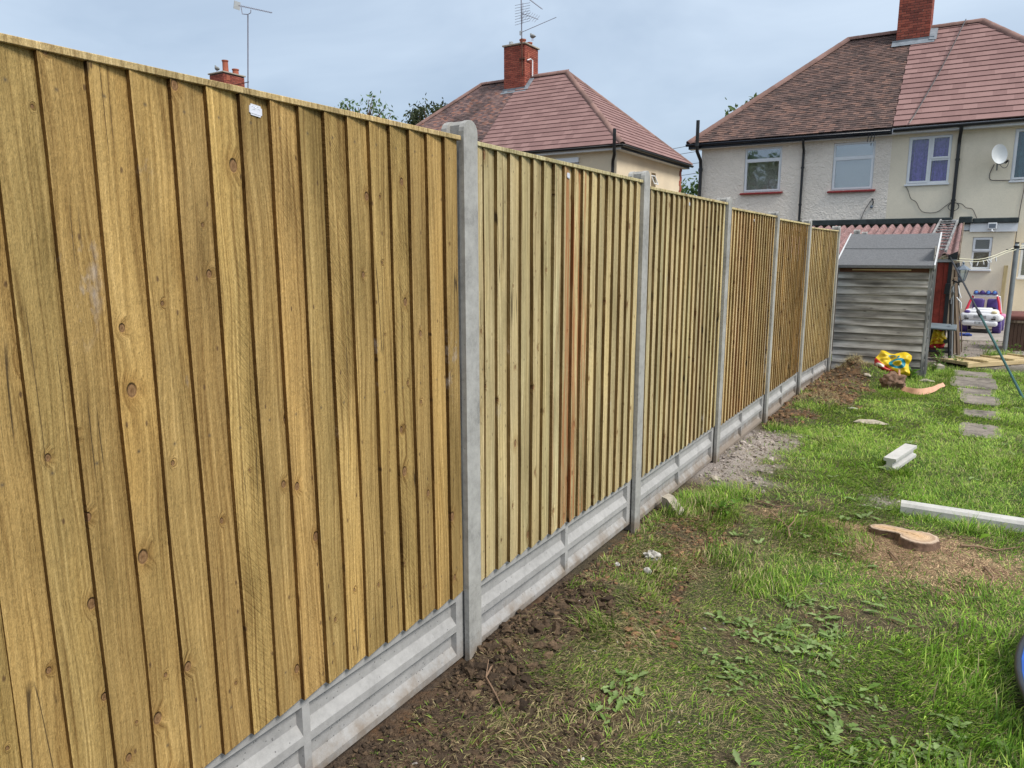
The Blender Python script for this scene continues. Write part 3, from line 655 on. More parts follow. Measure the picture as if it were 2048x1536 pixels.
B().box((0, 0, 0), (SX1 - SX0 + 0.045, 0.006, 0.006)).build('felt_seam', 'felt_black', sh, loc=((SX0 + SX1) / 2, 9.80 + rl * 0.5 * math.cos(ra), 1.318 + rl * 0.5 * math.sin(ra)))
for x in (SX0 - 0.042, SX1 + 0.008): B().bb((x, -0.01, -0.055), (x + 0.02, rl + 0.02, 0.012)).build('bargeboard', 'white_paint', sh, loc=(0, 9.80, 1.315), rot=(ra, 0, 0))

# ------------------------------------------------------------------ outbuilding with corrugated roof
ob = thing('outbuilding', 'lean-to outbuilding with pinkish corrugated roof and red painted boards behind the shed', 'outbuilding')
OX0, OX1, OY0, OY1 = -2.6, 1.48, 12.85, 17.0; OZ0, OZ1 = 1.44, 2.10
pz = 0.172; cols_ = int((OX1 + 0.1 - OX0) / pz * 8); rows_ = 24
vv = []
for j in range(rows_ + 1):
    t = j / rows_; yy = OY0 - 0.12 + t * (OY1 - OY0 + 0.12); zz = OZ0 - 0.02 + t * (OZ1 - OZ0)
    step = 0.02 * (1 - ((t * 2.6) % 1.0))
    for i_ in range(cols_ + 1):
        xx = OX0 + i_ * pz / 8; vv.append((xx, yy, zz + 0.044 * math.cos(2 * math.pi * i_ / 8) + step))
fq = [(j * (cols_ + 1) + i_, j * (cols_ + 1) + i_ + 1, (j + 1) * (cols_ + 1) + i_ + 1, (j + 1) * (cols_ + 1) + i_) for j in range(rows_) for i_ in range(cols_)]
cm = np_mesh('corrugated_roof', np.array(vv), quads=np.array(fq), mat='cement_sheet', smooth=True); o = put(bpy.data.objects.new('corrugated_roof', cm), ob); md = o.modifiers.new('t', 'SOLIDIFY'); md.thickness = -0.012
B().bb((OX0 + .05, OY0 + 0.03, -0.42), (OX1 - 0.03, OY1 - 0.1, OZ0 - 0.08)).build('wall', 'old_plank', ob)
bdm = B().bb((0, 0, 0), (0.096, 0.02, 1.62), bev=0.003, seg=1).mesh('red_board', 'red_paint_wood')
for k in range(12):
    o = bpy.data.objects.new('red_board', bdm); o.location = (1.37 - k * 0.1, OY0 + 0.006 + 0.003 * (k % 2), -0.30); put(o, ob)
B().bb((OX0, OY0 - 0.03, OZ0 - 0.11), (OX1, OY0 - 0.005, OZ0 - 0.055)).build('fascia', 'white_paint', ob)
B().prism([(OY0 - 0.1, OZ0 - 0.08), (OY1, OZ1 - 0.1), (OY1, OZ1 + 0.05), (OY0 - 0.1, OZ0 + 0.04)], 0, OX1 + 0.085, OX1 + 0.105).build('verge_board', 'old_plank', ob)
dkm = B().bb((0, 0, 0), (0.02, 0.13, 1.66)).mesh('side_board', 'old_plank')
for k in range(16):
    o = bpy.data.objects.new('side_board', dkm); o.location = (OX1 - 0.03 + 0.003 * (k % 2), OY0 + 0.05 + k * 0.15, -0.36); put(o, ob)
B().bb((OX1 - 0.045, OY0 - 0.02, -0.36), (OX1 + 0.015, OY0 + 0.04, OZ0 - 0.08)).build('corner_post', 'black_plastic', ob)
B().bb((OX0, 17.0, 2.02), (1.42, 17.02, 2.10)).build('top_flashing', 'felt_black', ob)
# ladder on the roof
lad = thing('roof_ladder', 'old grey wooden ladder lying up the corrugated roof', 'ladder', (1.20, 12.95, 1.505), (math.atan2(0.66, 4.27), 0, R(-1.0)))
for sx in (-0.17, 0.17): B().bb((sx - 0.02, -0.15, 0), (sx + 0.02, 4.5, 0.06), bev=0.006, seg=1).build('rail', 'grey_posts', lad)
rg = B().cyl((-0.17, 0, 0.03), (0.17, 0, 0.03), 0.016, n=8).mesh('rung', 'grey_posts')
for k in range(11):
    o = bpy.data.objects.new('rung', rg); o.location = (0, 0.05 + k * 0.42, 0.01); put(o, lad)
# ------------------------------------------------------------------ house building kit
def wall_holes(b, O, U, width, height, holes, D, depth=0.11, mi=0):
    O, U, D = Vector(O), Vector(U), Vector(D); Zv = Vector((0, 0, 1))
    us = sorted({0, width, *[h[0] for h in holes], *[h[1] for h in holes]}); zs_ = sorted({0, height, *[h[2] for h in holes], *[h[3] for h in holes]})
    P = lambda u, z, d=0.0: O + U * u + Zv * z + D * d
    for u0, u1 in zip(us, us[1:]):
        for z0, z1 in zip(zs_, zs_[1:]):
            if any(h[0] <= u0 and u1 <= h[1] and h[2] <= z0 and z1 <= h[3] for h in holes): continue
            b.poly([P(u0, z0), P(u1, z0), P(u1, z1), P(u0, z1)], mi)
    for a, c, d, e in holes:
        for (p, q) in (((a, d), (c, d)), ((c, d), (c, e)), ((c, e), (a, e)), ((a, e), (a, d))):
            b.poly([P(*p), P(*q), P(*q, depth), P(*p, depth)], mi)
        b.poly([P(a, d, depth + 0.5), P(c, d, depth + 0.5), P(c, e, depth + 0.5), P(a, e, depth + 0.5)], mi)
        for (p, q) in (((a, d), (c, d)), ((c, d), (c, e)), ((c, e), (a, e)), ((a, e), (a, d))):
            b.poly([P(*p, depth), P(*q, depth), P(*q, depth + 0.5), P(*p, depth + 0.5)], mi)

def window(parent, x0, x1, z0, z1, y, panes, bars, glass='pane_glass', fw_=0.055):
    """frame in the reveal of a wall facing -Y; bars are white members, panes get their own sash and glass"""
    b = B(); Z0, Z1 = z0 + 0.004, z1 - 0.004; a, c = x0 + 0.004, x1 - 0.004
    b.bb((a, y, Z0), (a + fw_, y + 0.06, Z1)); b.bb((c - fw_, y, Z0), (c, y + 0.06, Z1)); b.bb((a + fw_, y, Z0), (c - fw_, y + 0.06, Z0 + fw_)); b.bb((a + fw_, y, Z1 - fw_), (c - fw_, y + 0.06, Z1))
    for r in bars: b.bb((r[0], y - 0.002, r[2]), (r[1], y + 0.058, r[3]))
    w = b.build('window', 'upvc', parent)
    for (p0, p1, q0, q1, sash) in panes:
        if sash:
            s = B(); t = 0.05; ya, yb = y - 0.022, y + 0.03
            s.bb((p0, ya, q0), (p0 + t, yb, q1)); s.bb((p1 - t, ya, q0), (p1, yb, q1)); s.bb((p0 + t, ya, q0), (p1 - t, yb, q0 + t)); s.bb((p0 + t, ya, q1 - t), (p1 - t, yb, q1))
            s.build('sash', 'upvc', w); p0 += t; p1 -= t; q0 += t; q1 -= t
        B().bb((p0 - 0.004, y + 0.018, q0 - 0.004), (p1 + 0.004, y + 0.024, q1 + 0.004)).build('pane', glass, w)
    return w

def curtain(parent, x0, x1, z0, z1, y, mat, folds=7):
    vv = []; n = folds * 6
    for i in range(n + 1):
        t = i / n; yy = y + 0.025 * math.sin(t * folds * 6.283) + 0.01 * math.sin(t * 17 + 1)
        vv += [(x0 + (x1 - x0) * t, yy, z0), (x0 + (x1 - x0) * t, yy, z1)]
    fq = [(2 * i, 2 * i + 2, 2 * i + 3, 2 * i + 1) for i in range(n)]
    return put(bpy.data.objects.new('curtain', np_mesh('curtain', np.array(vv), quads=np.array(fq), mat=mat, smooth=True)), parent)

def tiles(O, U, S, left, right, SL, tw, g, th, jitter=0.0, seed=0):
    """rows of tiles (u0,u1,s) inside left(s)..right(s)"""
    rd = random.Random(seed); res = []; k = 0
    while k * g < SL - 0.02:
        s = k * g; a, c = left(min(SL, s + g * 0.5)), right(min(SL, s + g * 0.5)); off = (k % 2) * tw / 2
        u = math.floor((a - off) / tw) * tw + off
        while u < c:
            u0, u1 = max(u, a), min(u + tw, c)
            if u1 - u0 > 0.03: res.append((u0, u1, s + rd.uniform(-jitter, jitter), rd.uniform(-jitter, jitter)))
            u += tw
        k += 1
    return res
def tile_verts(u0, u1, s, g, th, up_, lift=0.0):
    L = min(g * 1.22, up_); e = 0.0
    return [(u0 + e, s, th + lift), (u1 - e, s, th + lift), (u1 - e, s + L, 0.0), (u0 + e, s + L, 0.0), (u0 + e, s, 2 * th + lift), (u1 - e, s, 2 * th + lift), (u1 - e, s + L, th), (u0 + e, s + L, th)]
TQ = np.array([(0, 3, 2, 1), (4, 5, 6, 7), (0, 1, 5, 4), (1, 2, 6, 5), (2, 3, 7, 6), (3, 0, 4, 7)])
def roof_stuff(name, parent, O, U, S, tl, g, th, SL, mat):
    O, U, S = (np.array(v) for v in (O, U, S)); Nn = np.cross(U, S); vv = []
    for (u0, u1, s, j) in tl: vv += tile_verts(u0, u1, s, g, th, SL - s + 0.05, j)
    vv = np.array(vv); Wd = O + vv[:, :1] * U + vv[:, 1:2] * S + vv[:, 2:] * Nn
    q = (np.arange(len(tl))[:, None, None] * 8 + TQ[None]).reshape(-1, 4)
    return put(bpy.data.objects.new(name, np_mesh(name, Wd, quads=q, mat=mat)), parent, kind='stuff')
def roof_objs(parent, O, U, S, tl, g, th, mat, tw):
    M3 = Matrix((Vector(U), Vector(S), Vector(U).cross(Vector(S)))).transposed()
    me = np_mesh('roof_tile', np.array(tile_verts(0, tw, 0, g, th, 9)), quads=TQ, mat=mat); e = M3.to_euler()
    for (u0, u1, s, j) in tl:
        o = bpy.data.objects.new('roof_tile', me); o.location = Vector(O) + Vector(U) * u0 + Vector(S) * s; o.rotation_euler = e; o.scale = ((u1 - u0) / tw, 1, 1); put(o, parent)
def ridge_run(parent, a, b, name, mat, ln=0.42, r=0.125):
    a, b = Vector(a), Vector(b); d = b - a; n = max(1, round(d.length / ln)); L = d.length / n
    bb = B(); k = 8
    for rr in (r, ):
        A = [bb.bm.verts.new((rr * 0.96 * math.cos(math.pi * i / k), -0.02, rr * 0.96 * math.sin(math.pi * i / k))) for i in range(k + 1)]
        C = [bb.bm.verts.new((rr * math.cos(math.pi * i / k), L * 0.99, rr * math.sin(math.pi * i / k))) for i in range(k + 1)]
    A2 = [bb.bm.verts.new(v.co * 1.0 - Vector((v.co.x * .15, 0, v.co.z * .15))) for v in A]; C2 = [bb.bm.verts.new(v.co - Vector((v.co.x * .15, 0, v.co.z * .15))) for v in C]
    for i in range(k):
        bb.bm.faces.new((A[i], A[i + 1], C[i + 1], C[i])); bb.bm.faces.new((A[i], A[i + 1], A2[i + 1], A2[i])); bb.bm.faces.new((C[i], C[i + 1], C2[i + 1], C2[i]))
    me = bb.mesh(name, mat, smooth=50)
    yv = d.normalized(); xv = yv.cross(Vector((0, 0, 1))).normalized(); zv = xv.cross(yv); e = Matrix((xv, yv, zv)).transposed().to_euler()
    for i in range(n):
        o = bpy.data.objects.new(name, me); o.location = a + yv * (L * i) - zv * 0.03; o.rotation_euler = e; put(o, parent)

def chimney(parent, x0, x1, y0, y1, z0, z1, indiv=True, pots=(), flash=True):
    ch = B().bb((x0 + 0.008, y0 + 0.008, z0), (x1 - 0.008, y1 - 0.008, z1)).build('chimney', 'mortar', parent)
    cs = 0.075; bl = 0.225; n = int((z1 - z0) / cs)
    fullm = B().bb((0, 0, 0), (0.213, 0.1, 0.064), bev=0.003, seg=1).mesh('brick', 'brick_red'); rest = B()
    def face(o, u, w, inwd, vis):
        o, u, inwd = Vector(o), Vector(u), Vector(inwd); e = Matrix((u, inwd, Vector((0, 0, 1)))).transposed().to_euler()
        for k in range(n):
            t = -(k % 2) * bl / 2
            while t < w - 0.02:
                a, c = max(t, 0), min(t + bl - 0.012, w)
                if c - a > 0.03:
                    p = o + u * a + Vector((0, 0, z0 + k * cs + 0.005)) - inwd * random.uniform(0, 0.003)
                    if vis:
                        ob_ = bpy.data.objects.new('brick', fullm); ob_.location = p; ob_.rotation_euler = e; ob_.scale = ((c - a) / 0.213, 1, 1); put(ob_, ch)
                    else:
                        q = p + u * (c - a) + inwd * 0.1 + Vector((0, 0, 0.064)); rest.bb(p, q)
                t += bl
    face((x0, y0, 0), (1, 0, 0), x1 - x0, (0, 1, 0), indiv)
    face((x1, y0 + 0.004, 0), (0, 1, 0), y1 - y0 - 0.008, (-1, 0, 0), indiv)
    face((x1, y1, 0), (-1, 0, 0), x1 - x0, (0, -1, 0), False); face((x0, y1 - 0.004, 0), (0, -1, 0), y1 - y0 - 0.008, (1, 0, 0), False)
    rest.build('brickwork', 'brick_red', ch, kind='stuff')
    B().bb((x0 - 0.06, y0 - 0.06, z1), (x1 + 0.06, y1 + 0.06, z1 + 0.06), bev=0.01).build('chimney_cap', 'stone_tan', ch)
    for (px, py, h, r) in pots: B().lathe([(r * 1.08, 0), (r * 1.08, 0.04), (r, 0.06), (r * 0.93, h - 0.06), (r * 1.12, h - 0.05), (r * 1.12, h), (r * 0.8, h), (r * 0.8, h - 0.2)], (px, py, z1 + 0.055), 14).build('chimney_pot', 'terracotta', ch, smooth=35)
    return ch

def hip_roof(parent, x0, x1, y0, y1, ze, xr0, xr1, yr, zr, party, spec):
    """spec: which tile set goes on which plane"""
    roof = B()
    P = [(x0, y0, ze), (x1, y0, ze), (x1, y1, ze), (x0, y1, ze), (xr0, yr, zr), (xr1, yr, zr)]
    for f in ((0, 1, 5, 4), (1, 2, 5), (2, 3, 4, 5), (3, 0, 4), (3, 2, 1, 0)): roof.poly([P[i] for i in f])
    rf = roof.build('roof', 'mortar', parent, weld=0.001)
    SL = math.hypot(yr - y0, zr - ze); S = Vector((0, yr - y0, zr - ze)).normalized()
    ol, nw = spec['old'], spec['new']
    f1 = lambda s: (xr0 - x0) * s / SL; f2 = lambda s: (x1 - x0) - (x1 - xr1) * s / SL; pu = party - x0
    def plane(side, left, right):
        O = (x0, y0 - 0.02, ze + 0.03)
        if side == 'old':
            tl = tiles(O, (1, 0, 0), S, left, right, SL, 0.165, 0.105, 0.019, 0.006, 3); roof_stuff('plain_tiles', rf, O, (1, 0, 0), S, tl, 0.105, 0.019, SL, ol)
        else:
            tl = tiles(O, (1, 0, 0), S, left, right, SL, 0.33, 0.275, 0.030, 0.0, 4)
            vis = [t for t in tl if t[0] + x0 < spec['vis'][1] and t[1] + x0 > spec['vis'][0]][:300]; rest = [t for t in tl if t not in vis]
            roof_objs(rf, O, (1, 0, 0), S, vis, 0.275, 0.030, nw, 0.33)
            if rest: roof_stuff('interlocking_tiles', rf, O, (1, 0, 0), S, rest, 0.275, 0.030, SL, nw)
    plane(spec['left'], f1, lambda s: pu); plane(spec['right'], lambda s: pu, f2)
    # right hip end
    SLr = math.hypot(x1 - xr1, zr - ze); Sr = Vector((xr1 - x1, 0, zr - ze)).normalized(); O = (x1 + 0.02, y0, ze + 0.03); D = y1 - y0
    tl = tiles(O, (0, 1, 0), Sr, lambda s: (yr - y0) * s / SLr, lambda s: D - (y1 - yr) * s / SLr, SLr, 0.33, 0.275, 0.030, 0.0, 5)
    roof_stuff('interlocking_tiles', rf, O, (0, 1, 0), Sr, tl, 0.275, 0.030, SLr, nw if spec['right'] == 'new' else ol)
    SLr = math.hypot(xr0 - x0, zr - ze); Sr = Vector((xr0 - x0, 0, zr - ze)).normalized(); O = (x0 - 0.02, y1, ze + 0.03)
    tl = tiles(O, (0, -1, 0), Sr, lambda s: (y1 - yr) * s / SLr, lambda s: D - (yr - y0) * s / SLr, SLr, 0.165, 0.105, 0.013, 0.006, 6)
    roof_stuff('plain_tiles', rf, O, (0, -1, 0), Sr, tl, 0.105, 0.013, SLr, ol)
    up_ = Vector((0, 0, 0.085))
    ridge_run(rf, Vector(P[4]) + up_, Vector((party, yr, zr)) + up_, 'ridge_tile', 'ridge_brown', 0.33); ridge_run(rf, Vector((party, yr, zr)) + up_, Vector(P[5]) + up_, 'ridge_tile', 'ridge_brown', 0.42)
    for a, c in ((0, 4), (1, 5), (2, 5), (3, 4)): ridge_run(rf, Vector(P[a]) + up_ * 0.6, Vector(P[c]) + up_, 'hip_tile', 'ridge_brown', 0.36 if a in (0, 3) else 0.42)
    return rf

def gutter(parent, a, b, mat, r=0.06):
    bb = B(); a, b = Vector(a), Vector(b); d = (b - a).normalized(); side = d.cross(Vector((0, 0, 1)))
    k = 8; rows = []
    for p in (a, b):
        rows.append([bb.bm.verts.new(p + side * r * math.cos(math.pi + math.pi * i / k) + Vector((0, 0, r * 1.1 * math.sin(math.pi + math.pi * i / k)))) for i in range(k + 1)])
    for i in range(k): bb.bm.faces.new((rows[0][i], rows[0][i + 1], rows[1][i + 1], rows[1][i]))
    bb.bm.faces.new(rows[0]); bb.bm.faces.new(rows[1][::-1])
    o = bb.build('gutter', mat, parent, smooth=50); o.modifiers.new('t', 'SOLIDIFY').thickness = 0.006; return o
def fascia_box(parent, x0, x1, y0, y1, z0, z1, mat): return B().bb((x0, y0, z0), (x1, y1, z1)).build('fascia', mat, parent)

# ------------------------------------------------------------------ right hand house (semi-detached pair)
h1 = thing('semi_detached_house', 'cream rendered pair of houses on the right with half brown, half pink tiled roof', 'house')
WX0, WX1, WY0, WY1, ZG, ZE = -6.0, 5.1, 22.0, 29.5, -0.50, 4.90; PX = -0.44
W1 = (-4.60, -3.47, 3.38, 4.74); W2 = (-1.99, -0.86, 3.33, 4.70); W3 = (0.0, 1.06, 3.42, 4.72); W4 = (2.50, 3.65, 3.40, 4.74); W5 = (2.93, 4.1, 0.82, 1.75)
b = B(); hl = lambda q, x0: (q[0] - x0, q[1] - x0, q[2] - ZG, q[3] - ZG)
wall_holes(b, (WX0, WY0, ZG), (1, 0, 0), PX - WX0, ZE - ZG, [hl(W1, WX0), hl(W2, WX0)], (0, 1, 0), 0.09)
b.poly([(WX0, WY0, ZG), (WX0, WY1, ZG), (WX0, WY1, ZE), (WX0, WY0, ZE)]); b.poly([(WX0, WY1, ZG), (PX, WY1, ZG), (PX, WY1, ZE), (WX0, WY1, ZE)])
b.build('wall', 'roughcast_cream', h1, label='cream roughcast left half of the wall')
b = B()
wall_holes(b, (PX, WY0, ZG), (1, 0, 0), WX1 - PX, ZE - ZG, [hl(q, PX) for q in (W3, W4, W5)], (0, 1, 0), 0.07)
b.poly([(WX1, WY0, ZG), (WX1, WY1, ZG), (WX1, WY1, ZE), (WX1, WY0, ZE)]); b.poly([(PX, WY1, ZG), (WX1, WY1, ZG), (WX1, WY1, ZE), (PX, WY1, ZE)])
b.build('wall', 'render_beige', h1, label='smooth beige rendered right half of the wall')
hip_roof(h1, -6.36, 5.46, 21.70, 29.8, ZE + 0.04, -2.35, 1.45, 25.75, 8.42, PX, dict(old='old_tile', new='new_tile', left='old', right='new', vis=(-1, 3.1)))
yw = WY0 + 0.03
def two_pane(q, tr, inside):
    w = window(h1, *q, yw, [(q[0] + .06, q[1] - .06, tr + .035, q[3] - .06, False), (q[0] + .03, q[1] - .03, q[2] + .03, tr - .02, True)], [(q[0] + .059, q[1] - .059, tr - .035, tr + .035)])
    return w
w = two_pane(W1, 4.37, None); B().bb((W1[0] + .05, yw + 0.3, 4.36), (W1[1] - .05, yw + .31, W1[3] - .05)).build('net_curtain', 'net_grey', w)
w = two_pane(W2, 4.27, None)
slm = B().box((0, 0, 0), (W2[1] - W2[0] - 0.14, 0.022, 0.003), rot=(R(55), 0, 0)).mesh('blind_slat', 'blind')
for k in range(46):
    o = bpy.data.objects.new('blind_slat', slm); o.location = ((W2[0] + W2[1]) / 2, yw + 0.085, W2[2] + 0.10 + k * 0.0265); put(o, w)
w = window(h1, *W3, yw - 0.02, [(W3[0] + .03, 0.545, W3[2] + .03, W3[3] - .03, True), (0.575, W3[1] - .02, 4.09, W3[3] - .02, True), (0.60, W3[1] - .06, W3[2] + .06, 4.05, False)], [(0.54, 0.60, W3[2] + .05, W3[3] - .05), (0.599, W3[1] - .05, 4.04, 4.10)], 'dark_glass')
for a, c in ((W3[0] + .06, 0.50), (0.62, W3[1] - .06)): curtain(w, a, c, W3[2] + .04, W3[3] - .03, yw + 0.12, 'curtain_purple', 4)
w = window(h1, *W4, yw - 0.02, [(W4[0] + .03, 3.05, W4[2] + .03, W4[3] - .03, True), (3.11, W4[1] - .06, W4[2] + .06, W4[3] - .06, False)], [(3.05, 3.11, W4[2] + .05, W4[3] - .05)], 'dark_glass'); curtain(w, W4[0] + .06, W4[1] - .06, W4[2] + .04, W4[3] - .03, yw + 0.12, 'curtain_teal', 6)
w = window(h1, *W5, yw - 0.02, [(W5[0] + .06, W5[1] - .06, W5[2] + .06, W5[3] - .06, False)], [], 'dark_glass')
for q, mt, pr in ((W1, 'sill_red', .10), (W2, 'sill_red', .10), (W3, 'upvc', .05), (W4, 'upvc', .05), (W5, 'upvc', .05)):
    if mt == 'sill_red':
        for k in range(6):
            x = q[0] - 0.09 + k * (q[1] - q[0] + 0.18) / 6; B().box((0, 0, 0), ((q[1] - q[0] + 0.18) / 6 - 0.004, 0.16, 0.045), rot=(R(14), 0, 0), bev=0.006, seg=1).build('sill_tile', mt, h1, loc=(x + (q[1] - q[0] + .18) / 12, WY0 - 0.03, q[2] - 0.035))
    else: B().bb((q[0] - 0.03, WY0 - pr, q[2] - 0.055), (q[1] + 0.03, WY0 + 0.02, q[2] - 0.005), bev=0.008, seg=1).build('window_sill', mt, h1)
chimney(h1, -0.86, 0.06, 25.20, 26.25, 7.4, 10.2, pots=((-0.6, 25.7, 0.5, 0.12), (-0.15, 25.7, 0.4, 0.12)))
b = B(); b.poly([(-0.97, 25.02, 7.93), (0.22, 25.02, 7.93), (0.22, 25.19, 8.08), (-0.97, 25.19, 8.08)]); b.poly([(-0.97, 25.192, 8.08), (0.2, 25.192, 8.08), (0.2, 25.192, 8.14), (-0.97, 25.192, 8.14)])
for k in range(4): b.poly([(0.068, 25.2 + k * .14, 7.98 + k * .12), (0.068, 25.34 + k * .14, 7.98 + k * .12), (0.068, 25.34 + k * .14, 8.30 + k * .12), (0.068, 25.2 + k * .14, 8.22 + k * .12)])
b.poly([(0.068, 25.1, 8.03), (0.27, 25.1, 8.01), (0.27, 25.72, 8.54), (0.068, 25.72, 8.56)]); b.build('lead_flashing', 'lead', h1)
gutter(h1, (-6.42, 21.64, ZE + 0.05), (PX - 0.03, 21.64, ZE - 0.0), 'navy_gutter', 0.065); gutter(h1, (PX + 0.03, 21.64, ZE + 0.01), (5.5, 21.64, ZE + 0.06), 'black_plastic', 0.065)
fascia_box(h1, -6.36, PX, 21.71, 21.73, ZE - 0.10, ZE + 0.06, 'navy_gutter'); fascia_box(h1, PX, 5.4, 21.71, 21.73, ZE - 0.10, ZE + 0.06, 'upvc')
B().bb((-6.36, 21.73, ZE - 0.10), (PX, 22.02, ZE - 0.08)).build('soffit', 'upvc', h1); B().bb((PX, 21.73, ZE - 0.10), (5.4, 22.02, ZE - 0.08)).build('soffit', 'upvc', h1)
def downpipe(parent, x, ztop, zbot, yw_, mat, r=0.038):
    o = B().tube([(x + .02, yw_ - 0.34, ztop), (x + .02, yw_ - 0.34, ztop - 0.12), (x, yw_ - 0.07, ztop - 0.3), (x, yw_ - 0.07, ztop - 0.45), (x, yw_ - 0.07, zbot)], r, 10).build('downpipe', mat, parent, smooth=60)
    for z in np.arange(zbot + 0.5, ztop - 0.4, 1.1): B().cyl((x, yw_ - 0.07, z), (x, yw_ - 0.07, z + 0.05), r * 1.35, n=10).build('pipe_bracket', mat, parent)
downpipe(h1, -2.83, 4.85, 2.42, WY0, 'black_plastic'); downpipe(h1, 1.23, 4.86, 2.40, WY0, 'black_plastic', 0.045)
B().tube([(-6.03, 21.56, 5.66), (-6.03, 21.56, 4.86), (-6.03, 21.60, 4.7), (-5.99, 21.86, 4.45), (-5.98, 21.88, 4.2), (-5.98, 21.88, -0.4)], 0.055, 12).build('soil_pipe', 'black_plastic', h1, smooth=60)
for z in (4.10, 4.86): B().cyl((-5.985 if z < 4.5 else -6.03, 21.88 if z < 4.5 else 21.56, z), (-5.985 if z < 4.5 else -6.03, 21.88 if z < 4.5 else 21.56, z + 0.10), 0.075, n=12).build('pipe_collar', 'black_plastic', h1)
B().box((0, 0, 0), (0.07, 0.07, 0.7)).build('pipe_extension', 'old_plank', h1, loc=(-6.03, 21.555, 5.3))
# flat roofed extension
b = B(); wall_holes(b, (1.55, 19.62, ZG), (1, 0, 0), 1.10, 2.52, [(0.24, 0.66, 1.08 - ZG, 1.87 - ZG)], (0, 1, 0), 0.09)
b.poly([(2.65, 19.62, ZG), (2.65, 22.0, ZG), (2.65, 22.0, 2.02), (2.65, 19.62, 2.02)]); b.poly([(1.55, 19.62, ZG), (1.55, 22.0, ZG), (1.55, 22.0, 2.02), (1.55, 19.62, 2.02)]); b.build('extension_wall', 'render_beige', h1)
B().bb((-2.6, 20.6, ZG), (1.549, 21.9, 2.1)).build('extension_wall', 'render_sand', h1)
B().bb((-2.7, 19.5, 2.225), (1.29, 22.0, 2.37), bev=0.02).build('flat_roof', 'felt_black', h1); B().bb((1.44, 19.48, 2.21), (1.73, 22.0, 2.38), bev=0.025).build('flat_roof', 'felt_black', h1); B().bb((1.735, 19.52, 2.21), (2.70, 22.0, 2.335), bev=0.02).build('flat_roof', 'felt_black', h1)
B().bb((1.29, 19.55, 2.25), (1.44, 22.0, 2.31)).build('flashing', 'upvc', h1)
B().bb((1.70, 19.575, 2.0), (2.69, 19.60, 2.208)).build('fascia', 'upvc', h1); B().bb((1.50, 19.64, 2.045), (1.698, 19.66, 2.19)).build('fascia', 'upvc', h1)
w = window(h1, 1.79, 2.21, 1.08, 1.87, 19.66, [(1.80, 2.20, 1.53, 1.86, True), (1.85, 2.15, 1.14, 1.50, False)], [(1.83, 2.17, 1.50, 1.54)], 'dark_glass', 0.045); B().bb((1.76, 19.56, 1.03), (2.24, 19.66, 1.078), bev=0.006, seg=1).build('window_sill', 'upvc', w)
sl = B().box((0, 0, 0), (0.19, 0.06, 0.15), bev=0.01).build('security_light', 'upvc', h1, loc=(2.165, 19.53, 2.14)); B().bb((-0.07, -0.034, -0.05), (0.07, -0.029, 0.05)).build('lamp_glass', 'lamp_grey', sl); B().tube([(0.0, -0.01, -0.07), (0.0, -0.03, -0.12), (0.03, -0.05, -0.13)], 0.018, 8).build('sensor', 'upvc', sl)
# satellite dish
ds = B(); prof = [(0.001, 0.0), (0.06, 0.005), (0.12, 0.02), (0.17, 0.04), (0.205, 0.058), (0.205, 0.064), (0.165, 0.047), (0.1, 0.021), (0.001, 0.008)]
ds.lathe(prof, (0, 0, 0), 28, sc=(1, 1.28, 1)); dish = ds.build('satellite_dish', 'dish_grey', h1, loc=(2.16, 21.64, 4.06), rot=(R(80), R(0), R(28)), smooth=50, label='pale grey oval satellite dish')
B().tube([(2.16, 21.72, 3.93), (2.17, 21.9, 3.75), (2.17, 22.0, 3.70)], 0.02, 6).build('dish_bracket', 'galvanised', h1); B().tube([(2.19, 21.62, 3.80), (2.34, 21.38, 3.82)], 0.012, 6).build('dish_arm', 'galvanised', h1); B().tube([(2.33, 21.42, 3.82), (2.40, 21.34, 3.88)], [0.03, 0.024], 8).build('receiver', 'black_plastic', h1)
def cable(parent, pts, r=0.008, mat='cable_grey'):
    P_ = [Vector(p) for p in pts]; o = []
    for i in range(len(P_) - 1):
        for t in (0, .25, .5, .75):
            p0, p1, p2, p3 = P_[max(i - 1, 0)], P_[i], P_[i + 1], P_[min(i + 2, len(P_) - 1)]
            o.append(0.5 * ((2 * p1) + (p2 - p0) * t + (2 * p0 - 5 * p1 + 4 * p2 - p3) * t * t + (3 * p1 - p0 - 3 * p2 + p3) * t ** 3))
    return B().tube(o + [P_[-1]], r, 5).build('cable', mat, parent)
cy = WY0 - 0.02
cable(h1, [(0.0, cy, 3.38), (0.08, cy, 3.25), (0.17, cy, 3.02), (0.31, cy, 2.92), (0.42, cy, 2.72), (0.55, cy, 2.62), (0.85, cy, 2.62), (1.05, cy, 2.78), (1.2, cy, 2.9)])
for k in range(3): cable(h1, [(1.25 + 0.13 * math.cos(a + k), cy - 0.09, 2.75 + 0.11 * math.sin(a + k)) for a in np.linspace(0, 6.28, 9)], 0.009, 'black_plastic')
cable(h1, [(1.32, cy, 2.85), (1.45, cy, 2.82), (1.55, cy, 2.72), (1.7, cy, 2.68), (1.8, cy, 2.5), (1.85, cy, 2.38)]); cable(h1, [(2.10, cy, 3.85), (2.02, cy, 3.6), (2.05, cy, 3.45), (2.2, cy, 3.42), (2.5, cy, 3.41)], 0.01); cable(h1, [(2.5, cy, 3.39), (2.75, cy, 3.40), (2.84, cy, 3.3), (2.80, cy, 2.6), (2.78, cy, 1.4), (2.78, cy, -0.3)], 0.009); cable(h1, [(2.2, 21.62, 3.83), (2.3, 21.5, 3.70), (2.38, 21.42, 3.72), (2.41, 21.36, 3.86)], 0.008)
